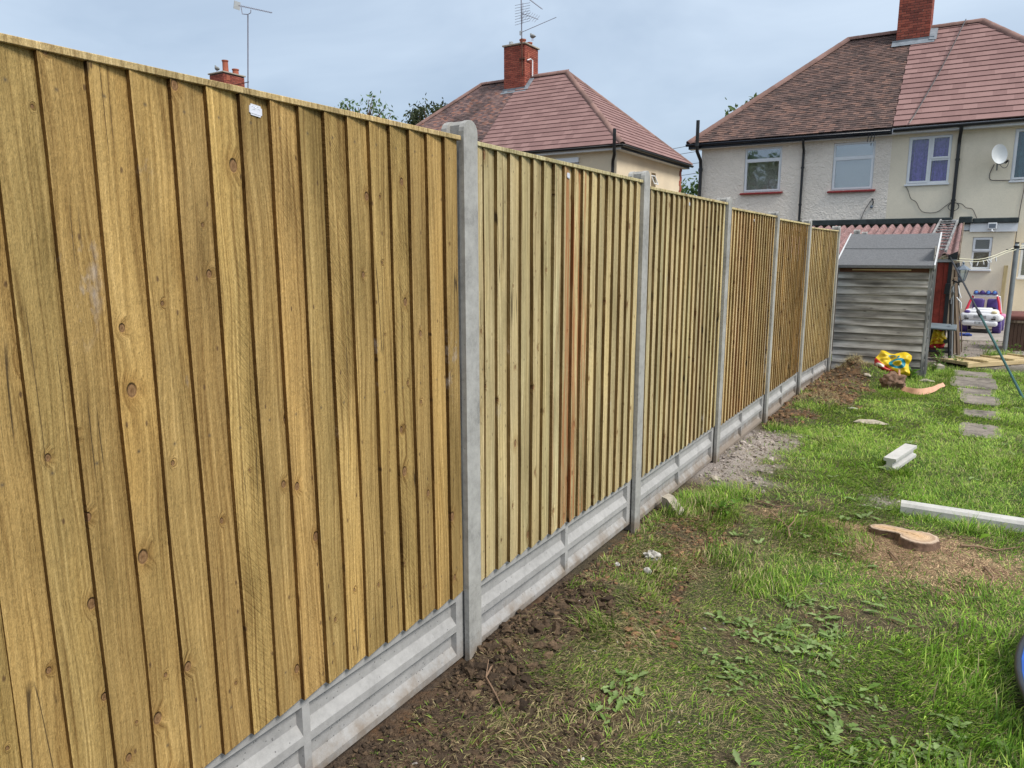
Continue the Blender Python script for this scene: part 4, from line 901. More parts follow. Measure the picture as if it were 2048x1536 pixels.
B().lathe([(0.03, 0), (0.045, 0.03), (0.03, 0.08)], (-0.83, 21.96, 2.78), 10).build('junction_box', 'lamp_grey', h1); cable(h1, [(-0.83, cy, 3.06), (-0.80, cy, 2.95), (-0.83, cy, 2.84)], 0.014, 'black_plastic'); cable(h1, [(-0.84, cy, 3.04), (-1.0, cy, 2.75), (-1.1, cy, 2.45)], 0.009)
for x in (-1.02, -0.94, -0.86): B().tube([(x, 21.62, 4.90), (x - 0.03, 21.60, 4.62)], 0.012, 5).build('gutter_clip', 'black_plastic', h1)
cable(h1, [(-0.02, 21.62, 5.05), (0.12, 22.0, 5.42), (0.55, 23.62, 6.83), (1.0, 25.62, 8.60)], 0.016, 'black_plastic')

# ------------------------------------------------------------------ second house pair, middle of the picture
h2 = thing('semi_detached_house', 'sand coloured house pair behind the fence with hipped pink and brown roof', 'house')
b = B(); x0 = -21.5
F2 = (-12.15, -10.92, 3.7, 4.93)
wall_holes(b, (x0, 22.9, ZG), (1, 0, 0), -9.4 - x0, 5.22 - ZG, [(F2[0] - x0, F2[1] - x0, F2[2] - ZG, F2[3] - ZG)], (0, 1, 0), 0.09)
wall_holes(b, (-9.4, 22.9, ZG), (0, 1, 0), 7.1, 5.22 - ZG, [(26.36 - 22.9, 26.86 - 22.9, 4.02 - ZG, 4.66 - ZG)], (-1, 0, 0), 0.1)
b.poly([(x0, 22.9, ZG), (x0, 30, ZG), (x0, 30, 5.22), (x0, 22.9, 5.22)]); b.poly([(x0, 30, ZG), (-9.4, 30, ZG), (-9.4, 30, 5.22), (x0, 30, 5.22)]); b.build('wall', 'render_sand', h2)
hip_roof(h2, -21.8, -9.08, 22.6, 30.3, 5.25, -17.6, -13.3, 26.45, 8.85, -15.45, dict(old='old_tile_dark', new='new_tile', left='old', right='new', vis=(-16, -9)))
w = window(h2, *F2, 22.93, [(F2[0] + .06, -11.6, F2[2] + .06, 4.74, False), (-11.50, F2[1] - .04, F2[2] + .04, 4.76, True)], [(-11.58, -11.50, F2[2] + .05, 4.76), (F2[0] + .05, F2[1] - .05, 4.76, F2[3] - .03)], 'pane_glass'); B().bb((F2[0] - .02, 22.80, 4.80), (F2[1] + .02, 22.88, 4.98)).build('shutter_box', 'upvc', w); curtain(w, F2[0] + .05, F2[1] - .05, F2[2] + .05, 4.75, 23.1, 'net_grey', 6)
v = B(); v.bb((0, 0, 0), (0.03, 0.46, 0.04)); v.bb((0, 0, 0.36), (0.03, 0.46, 0.40)); v.bb((0, 0, 0.04), (0.03, 0.04, 0.36)); v.bb((0, 0.42, 0.04), (0.03, 0.46, 0.36)); vw = v.build('window', 'upvc', h2, loc=(-9.28, 26.38, 4.20), rot=(0, R(-24), 0)); B().bb((0.012, 0.04, 0.04), (0.018, 0.42, 0.36)).build('pane', 'dark_glass', vw)
qb = B().bb((0, 0, 0), (0.02, 0.22, 0.2)).mesh('quoin', 'brick_red')
for k in range(24): o = bpy.data.objects.new('quoin', qb); o.location = (-9.398, 29.70 + 0.08 * (k % 2), 0.3 + 0.205 * k); put(o, h2)
chimney(h2, -16.06, -15.02, 25.86, 27.0, 7.9, 10.18, pots=((-15.35, 26.25, 0.24, 0.13), (-15.30, 26.75, 0.22, 0.11)))
B().lathe([(0.09, 0), (0.09, 0.13), (0.07, 0.14)], (-15.75, 25.95, 10.23), 10).build('flue_cowl', 'dish_grey', h2)
b = B(); b.poly([(-16.16, 25.68, 8.24), (-14.9, 25.68, 8.24), (-14.9, 25.85, 8.38), (-16.16, 25.85, 8.38)]); b.poly([(-16.12, 25.85, 8.38), (-14.98, 25.85, 8.38), (-14.98, 25.85, 8.46), (-16.12, 25.85, 8.46)])
for k in range(5): b.poly([(-15.01, 25.86 + k * .12, 8.33 + k * .112), (-15.01, 25.98 + k * .12, 8.33 + k * .112), (-15.01, 25.98 + k * .12, 8.56 + k * .112), (-15.01, 25.86 + k * .12, 8.50 + k * .112)])
b.poly([(-15.01, 25.75, 8.34), (-14.82, 25.75, 8.33), (-14.82, 26.4, 8.93), (-15.01, 26.4, 8.95)]); b.build('lead_flashing', 'lead', h2)
B().tube([(-14.99, 26.02, 9.55), (-14.93, 26.2, 9.62), (-14.93, 26.36, 9.60), (-14.93, 26.36, 8.95)], 0.03, 8).build('overflow_pipe', 'upvc', h2, smooth=60); B().bb((-15.012, 26.06, 9.62), (-14.995, 26.24, 9.88)).build('air_brick', 'terracotta', h2)
gutter(h2, (-21.8, 22.54, 5.26), (-9.0, 22.54, 5.27), 'black_plastic', 0.07); gutter(h2, (-9.02, 22.5, 5.26), (-9.02, 30.3, 5.26), 'black_plastic', 0.07)
fascia_box(h2, -21.7, -9.12, 22.61, 22.63, 5.12, 5.27, 'upvc'); B().bb((-9.13, 22.63, 5.12), (-9.11, 30.2, 5.27)).build('fascia', 'black_plastic', h2); B().bb((-9.4, 22.63, 5.12), (-9.13, 30.2, 5.14)).build('soffit', 'upvc', h2); B().bb((-21.5, 22.63, 5.12), (-9.4, 22.9, 5.14)).build('soffit', 'upvc', h2)
B().tube([(-9.30, 22.42, 5.80), (-9.30, 22.42, 5.10), (-9.32, 22.5, 4.95), (-9.48, 22.74, 4.75), (-9.5, 22.78, 4.5), (-9.5, 22.78, -0.3)], 0.06, 12).build('soil_pipe', 'black_plastic', h2, smooth=60)

# ------------------------------------------------------------------ far house pair, only its chimney clears the fence
h3 = thing('semi_detached_house', 'far house whose dark red chimney with tall pot clears the fence top', 'house')
B().bb((-36.1, 18.9, ZG), (-24.1, 26.1, 4.6)).build('wall', 'render_sand', h3)
hip_roof(h3, -36.4, -23.8, 18.6, 26.4, 4.6, -32.4, -27.8, 22.5, 8.1, -30.1, dict(old='old_tile_dark', new='old_tile_dark', left='old', right='old', vis=(0, 0)))
chimney(h3, -30.6, -29.55, 22.0, 23.2, 7.6, 10.05, pots=((-29.95, 22.45, 0.62, 0.14), (-29.85, 22.95, 0.30, 0.15)))
B().bb((-29.545, 22.15, 9.72), (-29.535, 22.35, 9.95)).build('air_brick', 'terracotta', h3)

# ------------------------------------------------------------------ aerials, birds, overhead cables
def yagi(parent, c, d, L, n, el, e_dir, name='boom', r=0.012):
    c, d, e_dir = Vector(c), Vector(d).normalized(), Vector(e_dir).normalized(); b = B(); b.cyl(c, c + d * L, r, n=6)
    for k in range(n): q = c + d * (L * (k + 0.5) / n); h = el * (1 - 0.25 * k / n); b.cyl(q - e_dir * h, q + e_dir * h, r * 0.55, n=5)
    return b.build(name, 'aerial_metal', parent)
a2 = thing('tv_aerial', 'rusty mast with several television aerials on the middle house chimney', 'aerial', (0, 0, 0))
B().cyl((-15.10, 25.80, 8.9), (-15.13, 25.80, 10.4), 0.028, n=8).build('mast', 'rust', a2); B().cyl((-15.13, 25.80, 10.4), (-15.17, 25.8, 12.4), 0.024, n=8).build('mast', 'aerial_metal', a2)
B().bb((-15.25, 25.78, 9.55), (-15.0, 25.86, 9.62)).build('bracket', 'rust', a2)
yagi(a2, (-15.16, 25.8, 12.15), (0.95, 0.25, -0.75), 1.15, 16, 0.10, (0.2, 1, 0.1)); yagi(a2, (-15.13, 25.78, 10.62), (1.35, 0.2, 0.36), 1.6, 18, 0.09, (0, 1, 0.3)); yagi(a2, (-15.10, 25.75, 11.35), (0.8, 0.3, -0.34), 0.75, 7, 0.22, (0.5, 0.4, 0.75))
g = B(); g.cyl((-15.05, 25.75, 10.95), (-15.05, 25.75, 11.75), 0.01, n=6)
for k in range(8): z = 10.95 + k * 0.11; g.cyl((-15.42, 25.72, z - 0.02), (-14.72, 25.78, z + 0.06 - 0.01 * k), 0.008, n=5)
g.build('element_grid', 'aerial_metal', a2)
B().bb((-15.22, 25.76, 10.52), (-15.14, 25.82, 10.68)).build('amplifier', 'dish_grey', a2)
a3 = thing('tv_aerial', 'tall thin mast with one long aerial beside the far chimney', 'aerial')
B().cyl((-27.95, 22.05, 8.9), (-27.62, 22.05, 12.32), 0.028, n=8).build('mast', 'aerial_metal', a3); B().cyl((-29.5, 22.3, 9.45), (-27.85, 22.05, 9.42), 0.02, n=6).build('bracket', 'rust', a3)
B().tube([(-28.05, 22.05, 12.72), (-28.0, 22.05, 12.42), (-27.62, 22.05, 12.34), (-27.42, 22.05, 12.38), (-27.40, 22.05, 12.5)], 0.018, 6).build('cradle', 'aerial_metal', a3)
yagi(a3, (-28.22, 22.05, 12.82), (2.1, 0.1, -0.62), 2.2, 20, 0.07, (0, 0.6, 0.8), r=0.016); B().box((-28.33, 22.05, 12.84), (0.03, 0.34, 0.34), rot=(0, R(15), 0)).build('reflector', 'dish_grey', a3)

def pigeon(loc, rz, label, sc=1.0):
    p = thing('pigeon', label, 'bird', loc, (0, 0, rz))
    path = [(-0.20, 0, 0.075), (-0.15, 0, 0.085), (-0.09, 0, 0.10), (-0.03, 0, 0.115), (0.03, 0, 0.13), (0.075, 0, 0.155), (0.095, 0, 0.19), (0.105, 0, 0.215), (0.125, 0, 0.222), (0.145, 0, 0.216), (0.165, 0, 0.210)]
    rad = [0.012, 0.022, 0.045, 0.06, 0.062, 0.05, 0.033, 0.026, 0.025, 0.012, 0.003]
    b = B().tube([Vector(q) * sc for q in path], [r * sc for r in rad], 10); b.build('body', 'feather_grey', p, smooth='all')
    for s in (-1, 1): B().tube([(0.0, s * 0.02 * sc, 0.075 * sc), (0.005, s * 0.02 * sc, 0.0), (0.03 * sc, s * 0.02 * sc, 0.0)], 0.006 * sc, 5).build('leg', 'toy_pink', p)
pigeon((-14.98, 26.45, 10.43), R(150), 'grey pigeon perched on the middle house chimney pots', 1.35); pigeon((-30.1, 22.08, 10.11), R(165), 'grey bird on the far chimney cap beside its tall pot', 1.5)
for k, (z0, z1, lb) in enumerate(((7.75, 8.75, 'uppermost overhead cable between the two houses'), (7.45, 8.2, 'second overhead cable from the top between the two houses'), (6.85, 7.4, 'third overhead cable from the top between the two houses'), (6.05, 6.9, 'lowest overhead cable between the two houses'))):
    B().tube([(-19 + 9 * t, 45, z0 + (z1 - z0) * t - 0.25 * 4 * t * (1 - t) * 0.3) for t in np.linspace(0, 1, 9)], 0.016, 5).build('overhead_cable', 'cable_grey', None, label=lb, cat='cable', group='overhead cables')
# ------------------------------------------------------------------ things on the lawn
def lumpy(name, r, mat, seed, sub=2, amp=0.3, sc=(1, 1, 1), freq=2.0):
    b = B(); res = bmesh.ops.create_icosphere(b.bm, subdivisions=sub, radius=1.0); rd = random.Random(seed); ox = rd.uniform(0, 99)
    from mathutils import noise as mn
    for v_ in res['verts']:
        k = 1 + amp * (mn.noise(v_.co * freq + Vector((ox, ox, 0))) + 0.5 * mn.noise(v_.co * freq * 2.7 + Vector((0, ox, ox))))
        v_.co = Vector((v_.co.x * sc[0], v_.co.y * sc[1], v_.co.z * sc[2])) * k * r
    return b.mesh(name, mat, smooth=55)
def stone(x, y, r, seed, label, mat='stone_white', sc=(1, 1, .7), rot=0, name='stone', amp=0.6, cat='stone', sink=0.25, sub=2, dz=0.0):
    o = bpy.data.objects.new(name, lumpy(name, r, mat, seed, sub, amp, sc, 2.6)); o.data.set_sharp_from_angle(angle=R(12)); o.location = (x, y, gzf(x, y) + r * sc[2] * (1 - sink) + dz); o.rotation_euler = (0, 0, rot); return put(o, None, label, cat)
stone(0.26, 1.535, 0.042, 1, 'largest white chalky stone near the foot of the second panel', sc=(1.1, .8, .7), sub=3, sink=0.45)
stone(0.115, 1.345, 0.017, 2, 'tiny white stone close to the gravel board')
stone(0.307, 1.333, 0.022, 3, 'small pinkish white stone just in front of the largest chalky stone', sc=(1, .8, .9))
stone(0.98, 6.22, 0.12, 4, 'flat tan stone half buried in the lawn opposite the fourth fence post', 'stone_tan', (1.2, .7, .22), .2, cat='stone')
stone(0.70, 6.95, 0.035, 8, 'small pale stone at the edge of the bare soil near the fourth panel', 'stone_white', (1.4, .6, .4))
stone(0.62, 9.15, 0.045, 11, 'rough pale lump on the spoil heap before the shed', 'stone_tan', (1.2, .8, .6)); stone(1.36, 9.62, 0.07, 12, 'flat pale brick bit at the shed corner', 'stone_tan', (1.3, .6, .4)); stone(0.12, 3.28, 0.04, 13, 'grey rubble lump against the gravel board near the third post', 'stone_tan', (1.2, .8, .7))
b = B(); b.prism([(0, 0), (0.17, -0.045), (0.16, 0.02), (0.05, 0.095), (0.0, 0.09)], 1, -0.03, 0.035)
o = b.build('broken_concrete', 'stone_tan', None, loc=(0.025, 2.40, gzf(0.05, 2.4) + 0.03), rot=(R(12), R(8), R(-25)), label='wedge of broken concrete leaning on the gravel board', cat='rubble')
# concrete offcut, I shaped
of = B(); L = 0.56
of.prism([(-0.05, 0.0), (0.05, 0.0), (0.05, 0.026), (0.024, 0.034), (0.024, 0.076), (0.05, 0.084), (0.05, 0.108), (-0.05, 0.108), (-0.05, 0.084), (-0.024, 0.076), (-0.024, 0.034), (-0.05, 0.026)], 1, 0, L)
of.build('post_offcut', 'offcut_concrete', None, loc=(1.30, 4.36, gzf(1.36, 4.6) + 0.0), rot=(R(1.5), 0, R(-13)), label='short I shaped offcut of concrete post on the grass', cat='concrete offcut')
of = B(); of.prism([(-0.055, 0.0), (0.055, 0.0), (0.055, 0.062), (0.04, 0.082), (-0.04, 0.082), (-0.055, 0.062)], 0, 0, 1.9)
of.build('spare_post', 'offcut_concrete', None, loc=(1.46, 3.27, gzf(1.7, 3.3) + 0.004), rot=(0, R(0.2), R(1.5)), label='long pale concrete post lying across the lawn beyond the stump', cat='concrete post')
# tree stump
def catmull(pts, n=4):
    o = []; N_ = len(pts)
    for i in range(N_):
        p0, p1, p2, p3 = (Vector(pts[(i + j - 1) % N_]) for j in range(4))
        for k in range(n):
            t = k / n; o.append(0.5 * (2 * p1 + (p2 - p0) * t + (2 * p0 - 5 * p1 + 4 * p2 - p3) * t * t + (3 * p1 - p0 - 3 * p2 + p3) * t ** 3))
    return o
ol_ = [(-0.108, 0.0), (-0.09, 0.06), (-0.045, 0.098), (0.01, 0.098), (0.06, 0.078), (0.12, 0.066), (0.19, 0.07), (0.26, 0.062), (0.305, 0.03), (0.31, -0.01), (0.27, -0.05), (0.2, -0.06), (0.13, -0.045), (0.075, -0.055), (0.05, -0.09), (0.0, -0.108), (-0.06, -0.095), (-0.098, -0.052)]
_rs = random.Random(5); out_ = [Vector((q.x * 1.08 + _rs.uniform(-.004, .004), -q.y * 1.08 + _rs.uniform(-.004, .004), 0)) for q in catmull([(x, y, 0) for x, y in ol_], 4)]
st = thing('tree_stump', 'freshly cut keyhole shaped tree stump ringed by wood chips', 'tree stump', (1.60, 2.60, gzf(1.58, 2.6)), (0, 0, R(147)))
b = B(); lv = []; cen = Vector((0.0, 0, 0))
def spine(p): return Vector((min(max(p.x, -0.0), 0.25), 0.0, 0))
rings = []
for s_ in (0.02, 0.25, 0.45, 0.6, 0.72, 0.82, 0.9, 0.96, 1.0):
    rings.append([b.bm.verts.new((lambda q: (q.x, q.y, 0.058 - 0.14 * max(q.x - 0.04, 0) + random.uniform(-.0012, .0012) - (0.006 if s_ > .97 else 0)))(spine(p) * (1 - s_) + p * s_)) for p in out_])
for a, c in zip(rings, rings[1:]):
    for j in range(len(a)): b.bm.faces.new((a[j], a[(j + 1) % len(a)], c[(j + 1) % len(a)], c[j]))
me = b.mesh('cut_face', 'stump_cut', smooth=40); at = me.attributes.new('ring', 'FLOAT', 'POINT'); at.data.foreach_set('value', np.repeat([0.02, 0.25, 0.45, 0.6, 0.72, 0.82, 0.9, 0.96, 1.0], len(out_)).astype(np.float32)); put(bpy.data.objects.new('cut_face', me), st)
b = B(); n_ = len(out_); rows = []
for k, (f, z) in enumerate(((1.0, 0.053), (1.03, 0.046), (1.02, 0.032), (1.05, 0.012), (1.12, -0.02), (1.15, -0.06))):
    rows.append([b.bm.verts.new((p.x * f + random.uniform(-.003, .003), p.y * f + random.uniform(-.003, .003), z - (0.14 * max(p.x - 0.04, 0) if k < 4 else 0))) for p in out_])
for a, c in zip(rows, rows[1:]):
    for j in range(n_): b.bm.faces.new((a[j], a[(j + 1) % n_], c[(j + 1) % n_], c[j]))
b.build('bark', 'bark', st, smooth=60)
# stepping stones
slabs = [(1.82, 2.15, 6.12, 6.74, 'nearest stepping stone of the path, grass worn round it'), (1.80, 2.17, 7.22, 7.62, 'second stepping stone of the path from the camera'), (1.82, 2.19, 8.02, 8.62, 'third stepping stone of the path'), (1.78, 2.17, 8.70, 9.32, 'fourth stepping stone of the path'), (1.69, 2.19, 9.42, 10.36, 'fifth and largest stepping stone of the path'), (1.70, 2.16, 10.44, 11.05, 'flaking last stepping stone before the lying fence panel')]
for k, (a, c, d, e, lb) in enumerate(slabs):
    rd = random.Random(k); cx, cy_ = (a + c) / 2, (d + e) / 2
    pts = [(a - cx, d - cy_), (0, d - cy_ - .02), (c - cx, d - cy_ + rd.uniform(-.05, .05)), (c - cx + .02, 0), (c - cx, e - cy_), (0, e - cy_ + .02), (a - cx, e - cy_ + rd.uniform(-.05, .05)), (a - cx - .02, 0)]
    pts = [(p.x, p.y) for p in catmull([(x * (1 + rd.uniform(-.06, .06)), y * (1 + rd.uniform(-.06, .06)), 0) for x, y in pts], 3)]
    B().prism(pts, 2, -0.05, 0.0).build('stepping_stone', 'paving', None, loc=(cx, cy_, max(gzf(cx, cy_), gzf(cx + .15, cy_), gzf(cx - .15, cy_), gzf(cx, cy_ + .15)) + 0.014), rot=(R(rd.uniform(-.6, .6)), R(rd.uniform(-.6, .6)), 0), label=lb, cat='stepping stone', group='stepping stones')
# spoil clump, strip, sacks
o = bpy.data.objects.new('root_clump', lumpy('root_clump', 0.15, 'bark', 5, 4, 0.38, (1, .9, .95), 2.6)); o.location = (0.99, 8.78, gzf(.99, 8.78) + 0.09); put(o, None, 'round clod of roots and soil in front of the yellow sack', 'soil clod')
B().tube([(1.06, 8.74, gzf(1.0, 8.78) + 0.20), (1.05, 8.76, gzf(1.0, 8.78) + 0.29)], [0.016, 0.012], 7).build('root_stub', 'peach_wood', o, loc=(0, 0, 0))
bpy.data.objects['root_stub'].location = (-0.99, -8.78, -o.location.z)
pth = [(1.13, 8.60), (1.20, 8.43), (1.30, 8.36), (1.40, 8.42), (1.48, 8.62), (1.54, 8.88), (1.585, 9.18)]; b = B(); rows = []
cpts = [Vector(q) for q in catmull([(x, y, 0) for x, y in pth], 4)[:25]]
for k, q in enumerate(cpts):
    t = k / 24; hgt = 0.075 * (0.55 + 0.45 * math.sin(math.pi * min(1, t * 1.15))); z = gzf(q.x, q.y) + 0.01 + 0.055 * abs(t - .45) ** 1.5 * 2
    d = (cpts[min(k + 1, 24)] - cpts[max(k - 1, 0)]).normalized(); nn = Vector((-d.y, d.x, 0))
    rows.append([b.bm.verts.new(p) for p in (q + Vector((0, 0, z)), q + nn * 0.03 + Vector((0, 0, z + hgt)), q + nn * 0.04 + Vector((0, 0, z + hgt)), q + nn * 0.012 + Vector((0, 0, z)))])
for a, c in zip(rows, rows[1:]):
    for j in range(4): b.bm.faces.new((a[j], a[(j + 1) % 4], c[(j + 1) % 4], c[j]))
b.bm.faces.new(rows[0]); b.bm.faces.new(rows[-1][::-1]); b.build('curved_strip', 'peach_wood', None, label='curved peach coloured strip lying on the grass', cat='strip')
def sack(name, loc, w, h, d, mat, seed, rot, label, lean=0.0):
    n = 22; vv = []; uv = []
    for side in (0, 1):
        for j in range(n + 1):
            for i_ in range(n + 1):
                u, v_ = i_ / n, j / n
                ex = min(u, 1 - u, v_, 1 - v_); bul = d * (1 - (1 - min(1, ex * 3.2)) ** 2)
                cr_ = 0.10 * (fbm(np.array([u * 4 + seed]), np.array([v_ * 4 + side * 7]), 40)[0] - .5) * 2 * min(1, ex * 6) + 0.028 * abs(math.sin(u * 9 + v_ * 6 + seed)) + 0.02 * abs(math.sin(u * 5 - v_ * 11 + seed))
                xx = (u - .5) * w * (1 - 0.25 * (v_ - .35) ** 2) + 0.02 * math.sin(v_ * 7 + seed); zz = v_ * h * (1 - 0.22 * abs(u - .55)) + 0.03 * math.sin(u * 8 + seed) * v_
                vv.append((xx, (-bul - cr_) if side == 0 else (bul * .7 + cr_) + lean * v_, zz)); 
                if side == 0: vv[-1] = (xx, vv[-1][1] + lean * v_, zz)
                uv.append((u, v_))
    q = []
    for side in (0, 1):
        o_ = side * (n + 1) ** 2
        for j in range(n):
            for i_ in range(n):
                a = o_ + j * (n + 1) + i_; q.append((a, a + 1, a + n + 2, a + n + 1) if side == 0 else (a, a + n + 1, a + n + 2, a + 1))
    me = np_mesh(name, np.array(vv), quads=np.array(q), mat=mat, smooth=True); ul = me.uv_layers.new(name='UVMap'); li = np.empty(len(me.loops), np.int32); me.loops.foreach_get('vertex_index', li); ul.data.foreach_set('uv', np.array(uv, np.float32)[li].ravel())
    o = bpy.data.objects.new(name, me); o.location = loc; o.rotation_euler = rot; return put(o, None, label, 'sack')
sack('plastic_sack', (0.90, 9.60, gzf(.9, 9.6) + 0.02), 0.46, 0.32, 0.05, 'sack_ring_print', 1.3, (R(-10), R(5), R(4)), 'crumpled yellow and red plastic sack with teal ring before the shed', 0.06)
tbz = -0.385
sack('plastic_sack', (1.36, 12.42, -0.16), 0.30, 0.34, 0.06, 'sack_letter_print', 4.7, (0, 0, R(6)), 'yellow sack with red lettering under the black workbench')
# fence panel lying flat
ux, uy = 0.60, 0.80; lp = thing('spare_fence_panel', 'new pale timber fence panel lying flat across the end of the path', 'fence panel', (1.87, 11.46, gzf(1.87, 11.5) + 0.05), (0, R(0.6), math.atan2(uy, ux)))
bd = B().bb((0, 0, 0), (1.83, 0.118, 0.014)).mesh('board', 'new_pine')
for k in range(5): o = bpy.data.objects.new('board', bd); o.location = (0, 0.02 + k * 0.112, 0.0 + 0.003 * k); put(o, lp)
for x in (0.0, 0.47, 1.1, 1.79): B().bb((x, 0.005, 0.018), (x + 0.035, 0.60, 0.055), bev=0.003, seg=1).build('batten', 'new_pine_z', lp)
B().bb((0, -0.008, -0.035), (1.83, 0.016, 0.03)).build('edge_rail', 'new_pine', lp)
# washing line post, line, pegs, prop
wp = thing('washing_line_post', 'grey metal washing line post by the brown chest', 'post', (2.475, 14.35, -0.40))
B().cyl((0, 0, 0), (0, 0, 1.97), 0.042, n=14).build('post', 'galvanised', wp, smooth=50); B().cyl((0, 0, 1.97), (0, 0, 2.02), 0.047, n=12).build('collar', 'black_plastic', wp); B().cyl((0, 0, 2.02), (0, 0, 2.06), 0.03, n=12).build('cap', 'dish_grey', wp); B().cyl((0, 0, 2.06), (0, 0, 2.085), 0.036, n=12).build('top_cap', 'black_plastic', wp); B().cyl((-0.16, -.02, 1.95), (0.16, 0.02, 1.95), 0.009, n=6).build('line_hook', 'black_plastic', wp)
l1 = [(1.42, 12.88, 1.455), (1.62, 13.12, 1.39), (1.88, 13.45, 1.375), (2.1, 13.8, 1.43), (2.42, 14.3, 1.57), (3.3, 15.4, 1.88)]; l2 = [(1.42, 12.90, 1.44), (1.62, 13.14, 1.345), (1.88, 13.48, 1.335), (2.1, 13.82, 1.385), (2.46, 14.3, 1.545), (3.4, 15.3, 1.80)]
for l, lb in ((l1, 'upper cream washing line sagging from outbuilding to grey post'), (l2, 'lower cream washing line hung with pegs')): B().tube(catmull(l, 4)[:21], 0.007, 5).build('washing_line', 'line_cream', None, label=lb, cat='washing line', group='washing lines')
pg = B().box((0, 0, -0.035), (0.012, 0.02, 0.08)).mesh('clothes_peg', 'upvc')
for k, (t, a, lb) in enumerate(((1.1, 10, 'first'), (1.5, -20, 'second'), (2.0, 12, 'third'), (2.35, -15, 'fourth'), (2.6, -35, 'fifth'), (2.75, -45, 'sixth'), (2.95, 20, 'seventh'), (3.15, -10, 'eighth'))):
    i_ = int(t); f = t - i_; q = Vector(l2[i_]).lerp(Vector(l2[i_ + 1]), f); o = bpy.data.objects.new('clothes_peg', pg); o.location = q; o.rotation_euler = (0, R(a), R(30)); put(o, None, '%s clothes peg from the outbuilding end of the washing line' % lb, 'clothes peg', 'clothes pegs')
pr = thing('line_prop', 'long green and black clothes prop leaning from lawn to outbuilding roof', 'clothes prop', (2.487, 8.89, gzf(2.487, 8.89)))
pe = Vector((1.43 - 2.487, 12.78 - 8.89, 1.45 - pr.location.z)); B().cyl((0, 0, 0), pe * 0.52, 0.017, n=10).build('lower_tube', 'prop_green', pr); B().cyl(pe * 0.52, pe, 0.014, n=10).build('upper_tube', 'black_plastic', pr); B().cyl(pe * 0.50, pe * 0.535, 0.026, n=10).build('clamp', 'black_plastic', pr); B().tube([pe, pe + Vector((-0.05, 0, 0.02)), pe + Vector((-0.13, 0, 0.0))], 0.013, 8).build('hook', 'black_plastic', pr)
# brown chest / box
bx = thing('garden_chest', 'brown panelled garden chest with red-brown lid at right edge', 'chest', (2.52, 14.75, -0.43))
B().bb((0.02, 0.02, 0), (1.02, 0.8, 0.62)).build('body', 'box_brown', bx); sm = B().bb((0, 0, 0), (0.056, 0.02, 0.58), bev=0.004, seg=1).mesh('slat', 'box_brown')
for k in range(16): o = bpy.data.objects.new('slat', sm); o.location = (0.025 + k * 0.062, 0.003, 0.02); put(o, bx)
for k in range(12): o = bpy.data.objects.new('slat', sm); o.location = (0.003, 0.08 + k * 0.062, 0.02); o.rotation_euler = (0, 0, R(-90)); o.location.y += 0.056; put(o, bx)
B().bb((-0.02, -0.02, 0.575), (1.06, 0.84, 0.63), bev=0.01).build('rim', 'old_plank', bx); B().box((0.52, 0.41, 0.70), (1.10, 0.88, 0.10), rot=(R(2), R(-1), 0), bev=0.035, seg=3).build('lid', 'lid_red', bx, smooth=40); B().box((0.62, 0.45, 0.77), (0.6, 0.5, 0.05), bev=0.02).build('lid_panel', 'lid_red', bx)

# ------------------------------------------------------------------ ride-on toy car
tc_ = thing('ride_on_car', 'white and purple ride-on toy jeep parked by the house wall', 'toy car', (2.16, 18.75, -0.415), (0, 0, R(-6)))
b = B(); b.box((0, -0.36, 0.46), (0.70, 0.48, 0.22), bev=0.08, seg=3); b.box((0, -0.33, 0.57), (0.40, 0.40, 0.06), bev=0.028, seg=3); b.build('bonnet', 'toy_white', tc_, smooth=50)
b = B(); b.box((0, -0.56, 0.40), (0.82, 0.16, 0.20), bev=0.07, seg=3); b.box((0, -0.60, 0.255), (0.72, 0.13, 0.13), bev=0.05, seg=3); b.build('bumper', 'toy_white', tc_, smooth=50)
B().box((0, 0.15, 0.33), (0.74, 0.85, 0.2), bev=0.05, seg=2).build('tub', 'toy_pink', tc_, smooth=50); B().box((0, 0.1, 0.20), (0.60, 0.9, 0.08), bev=0.02).build('chassis', 'toy_grey', tc_)
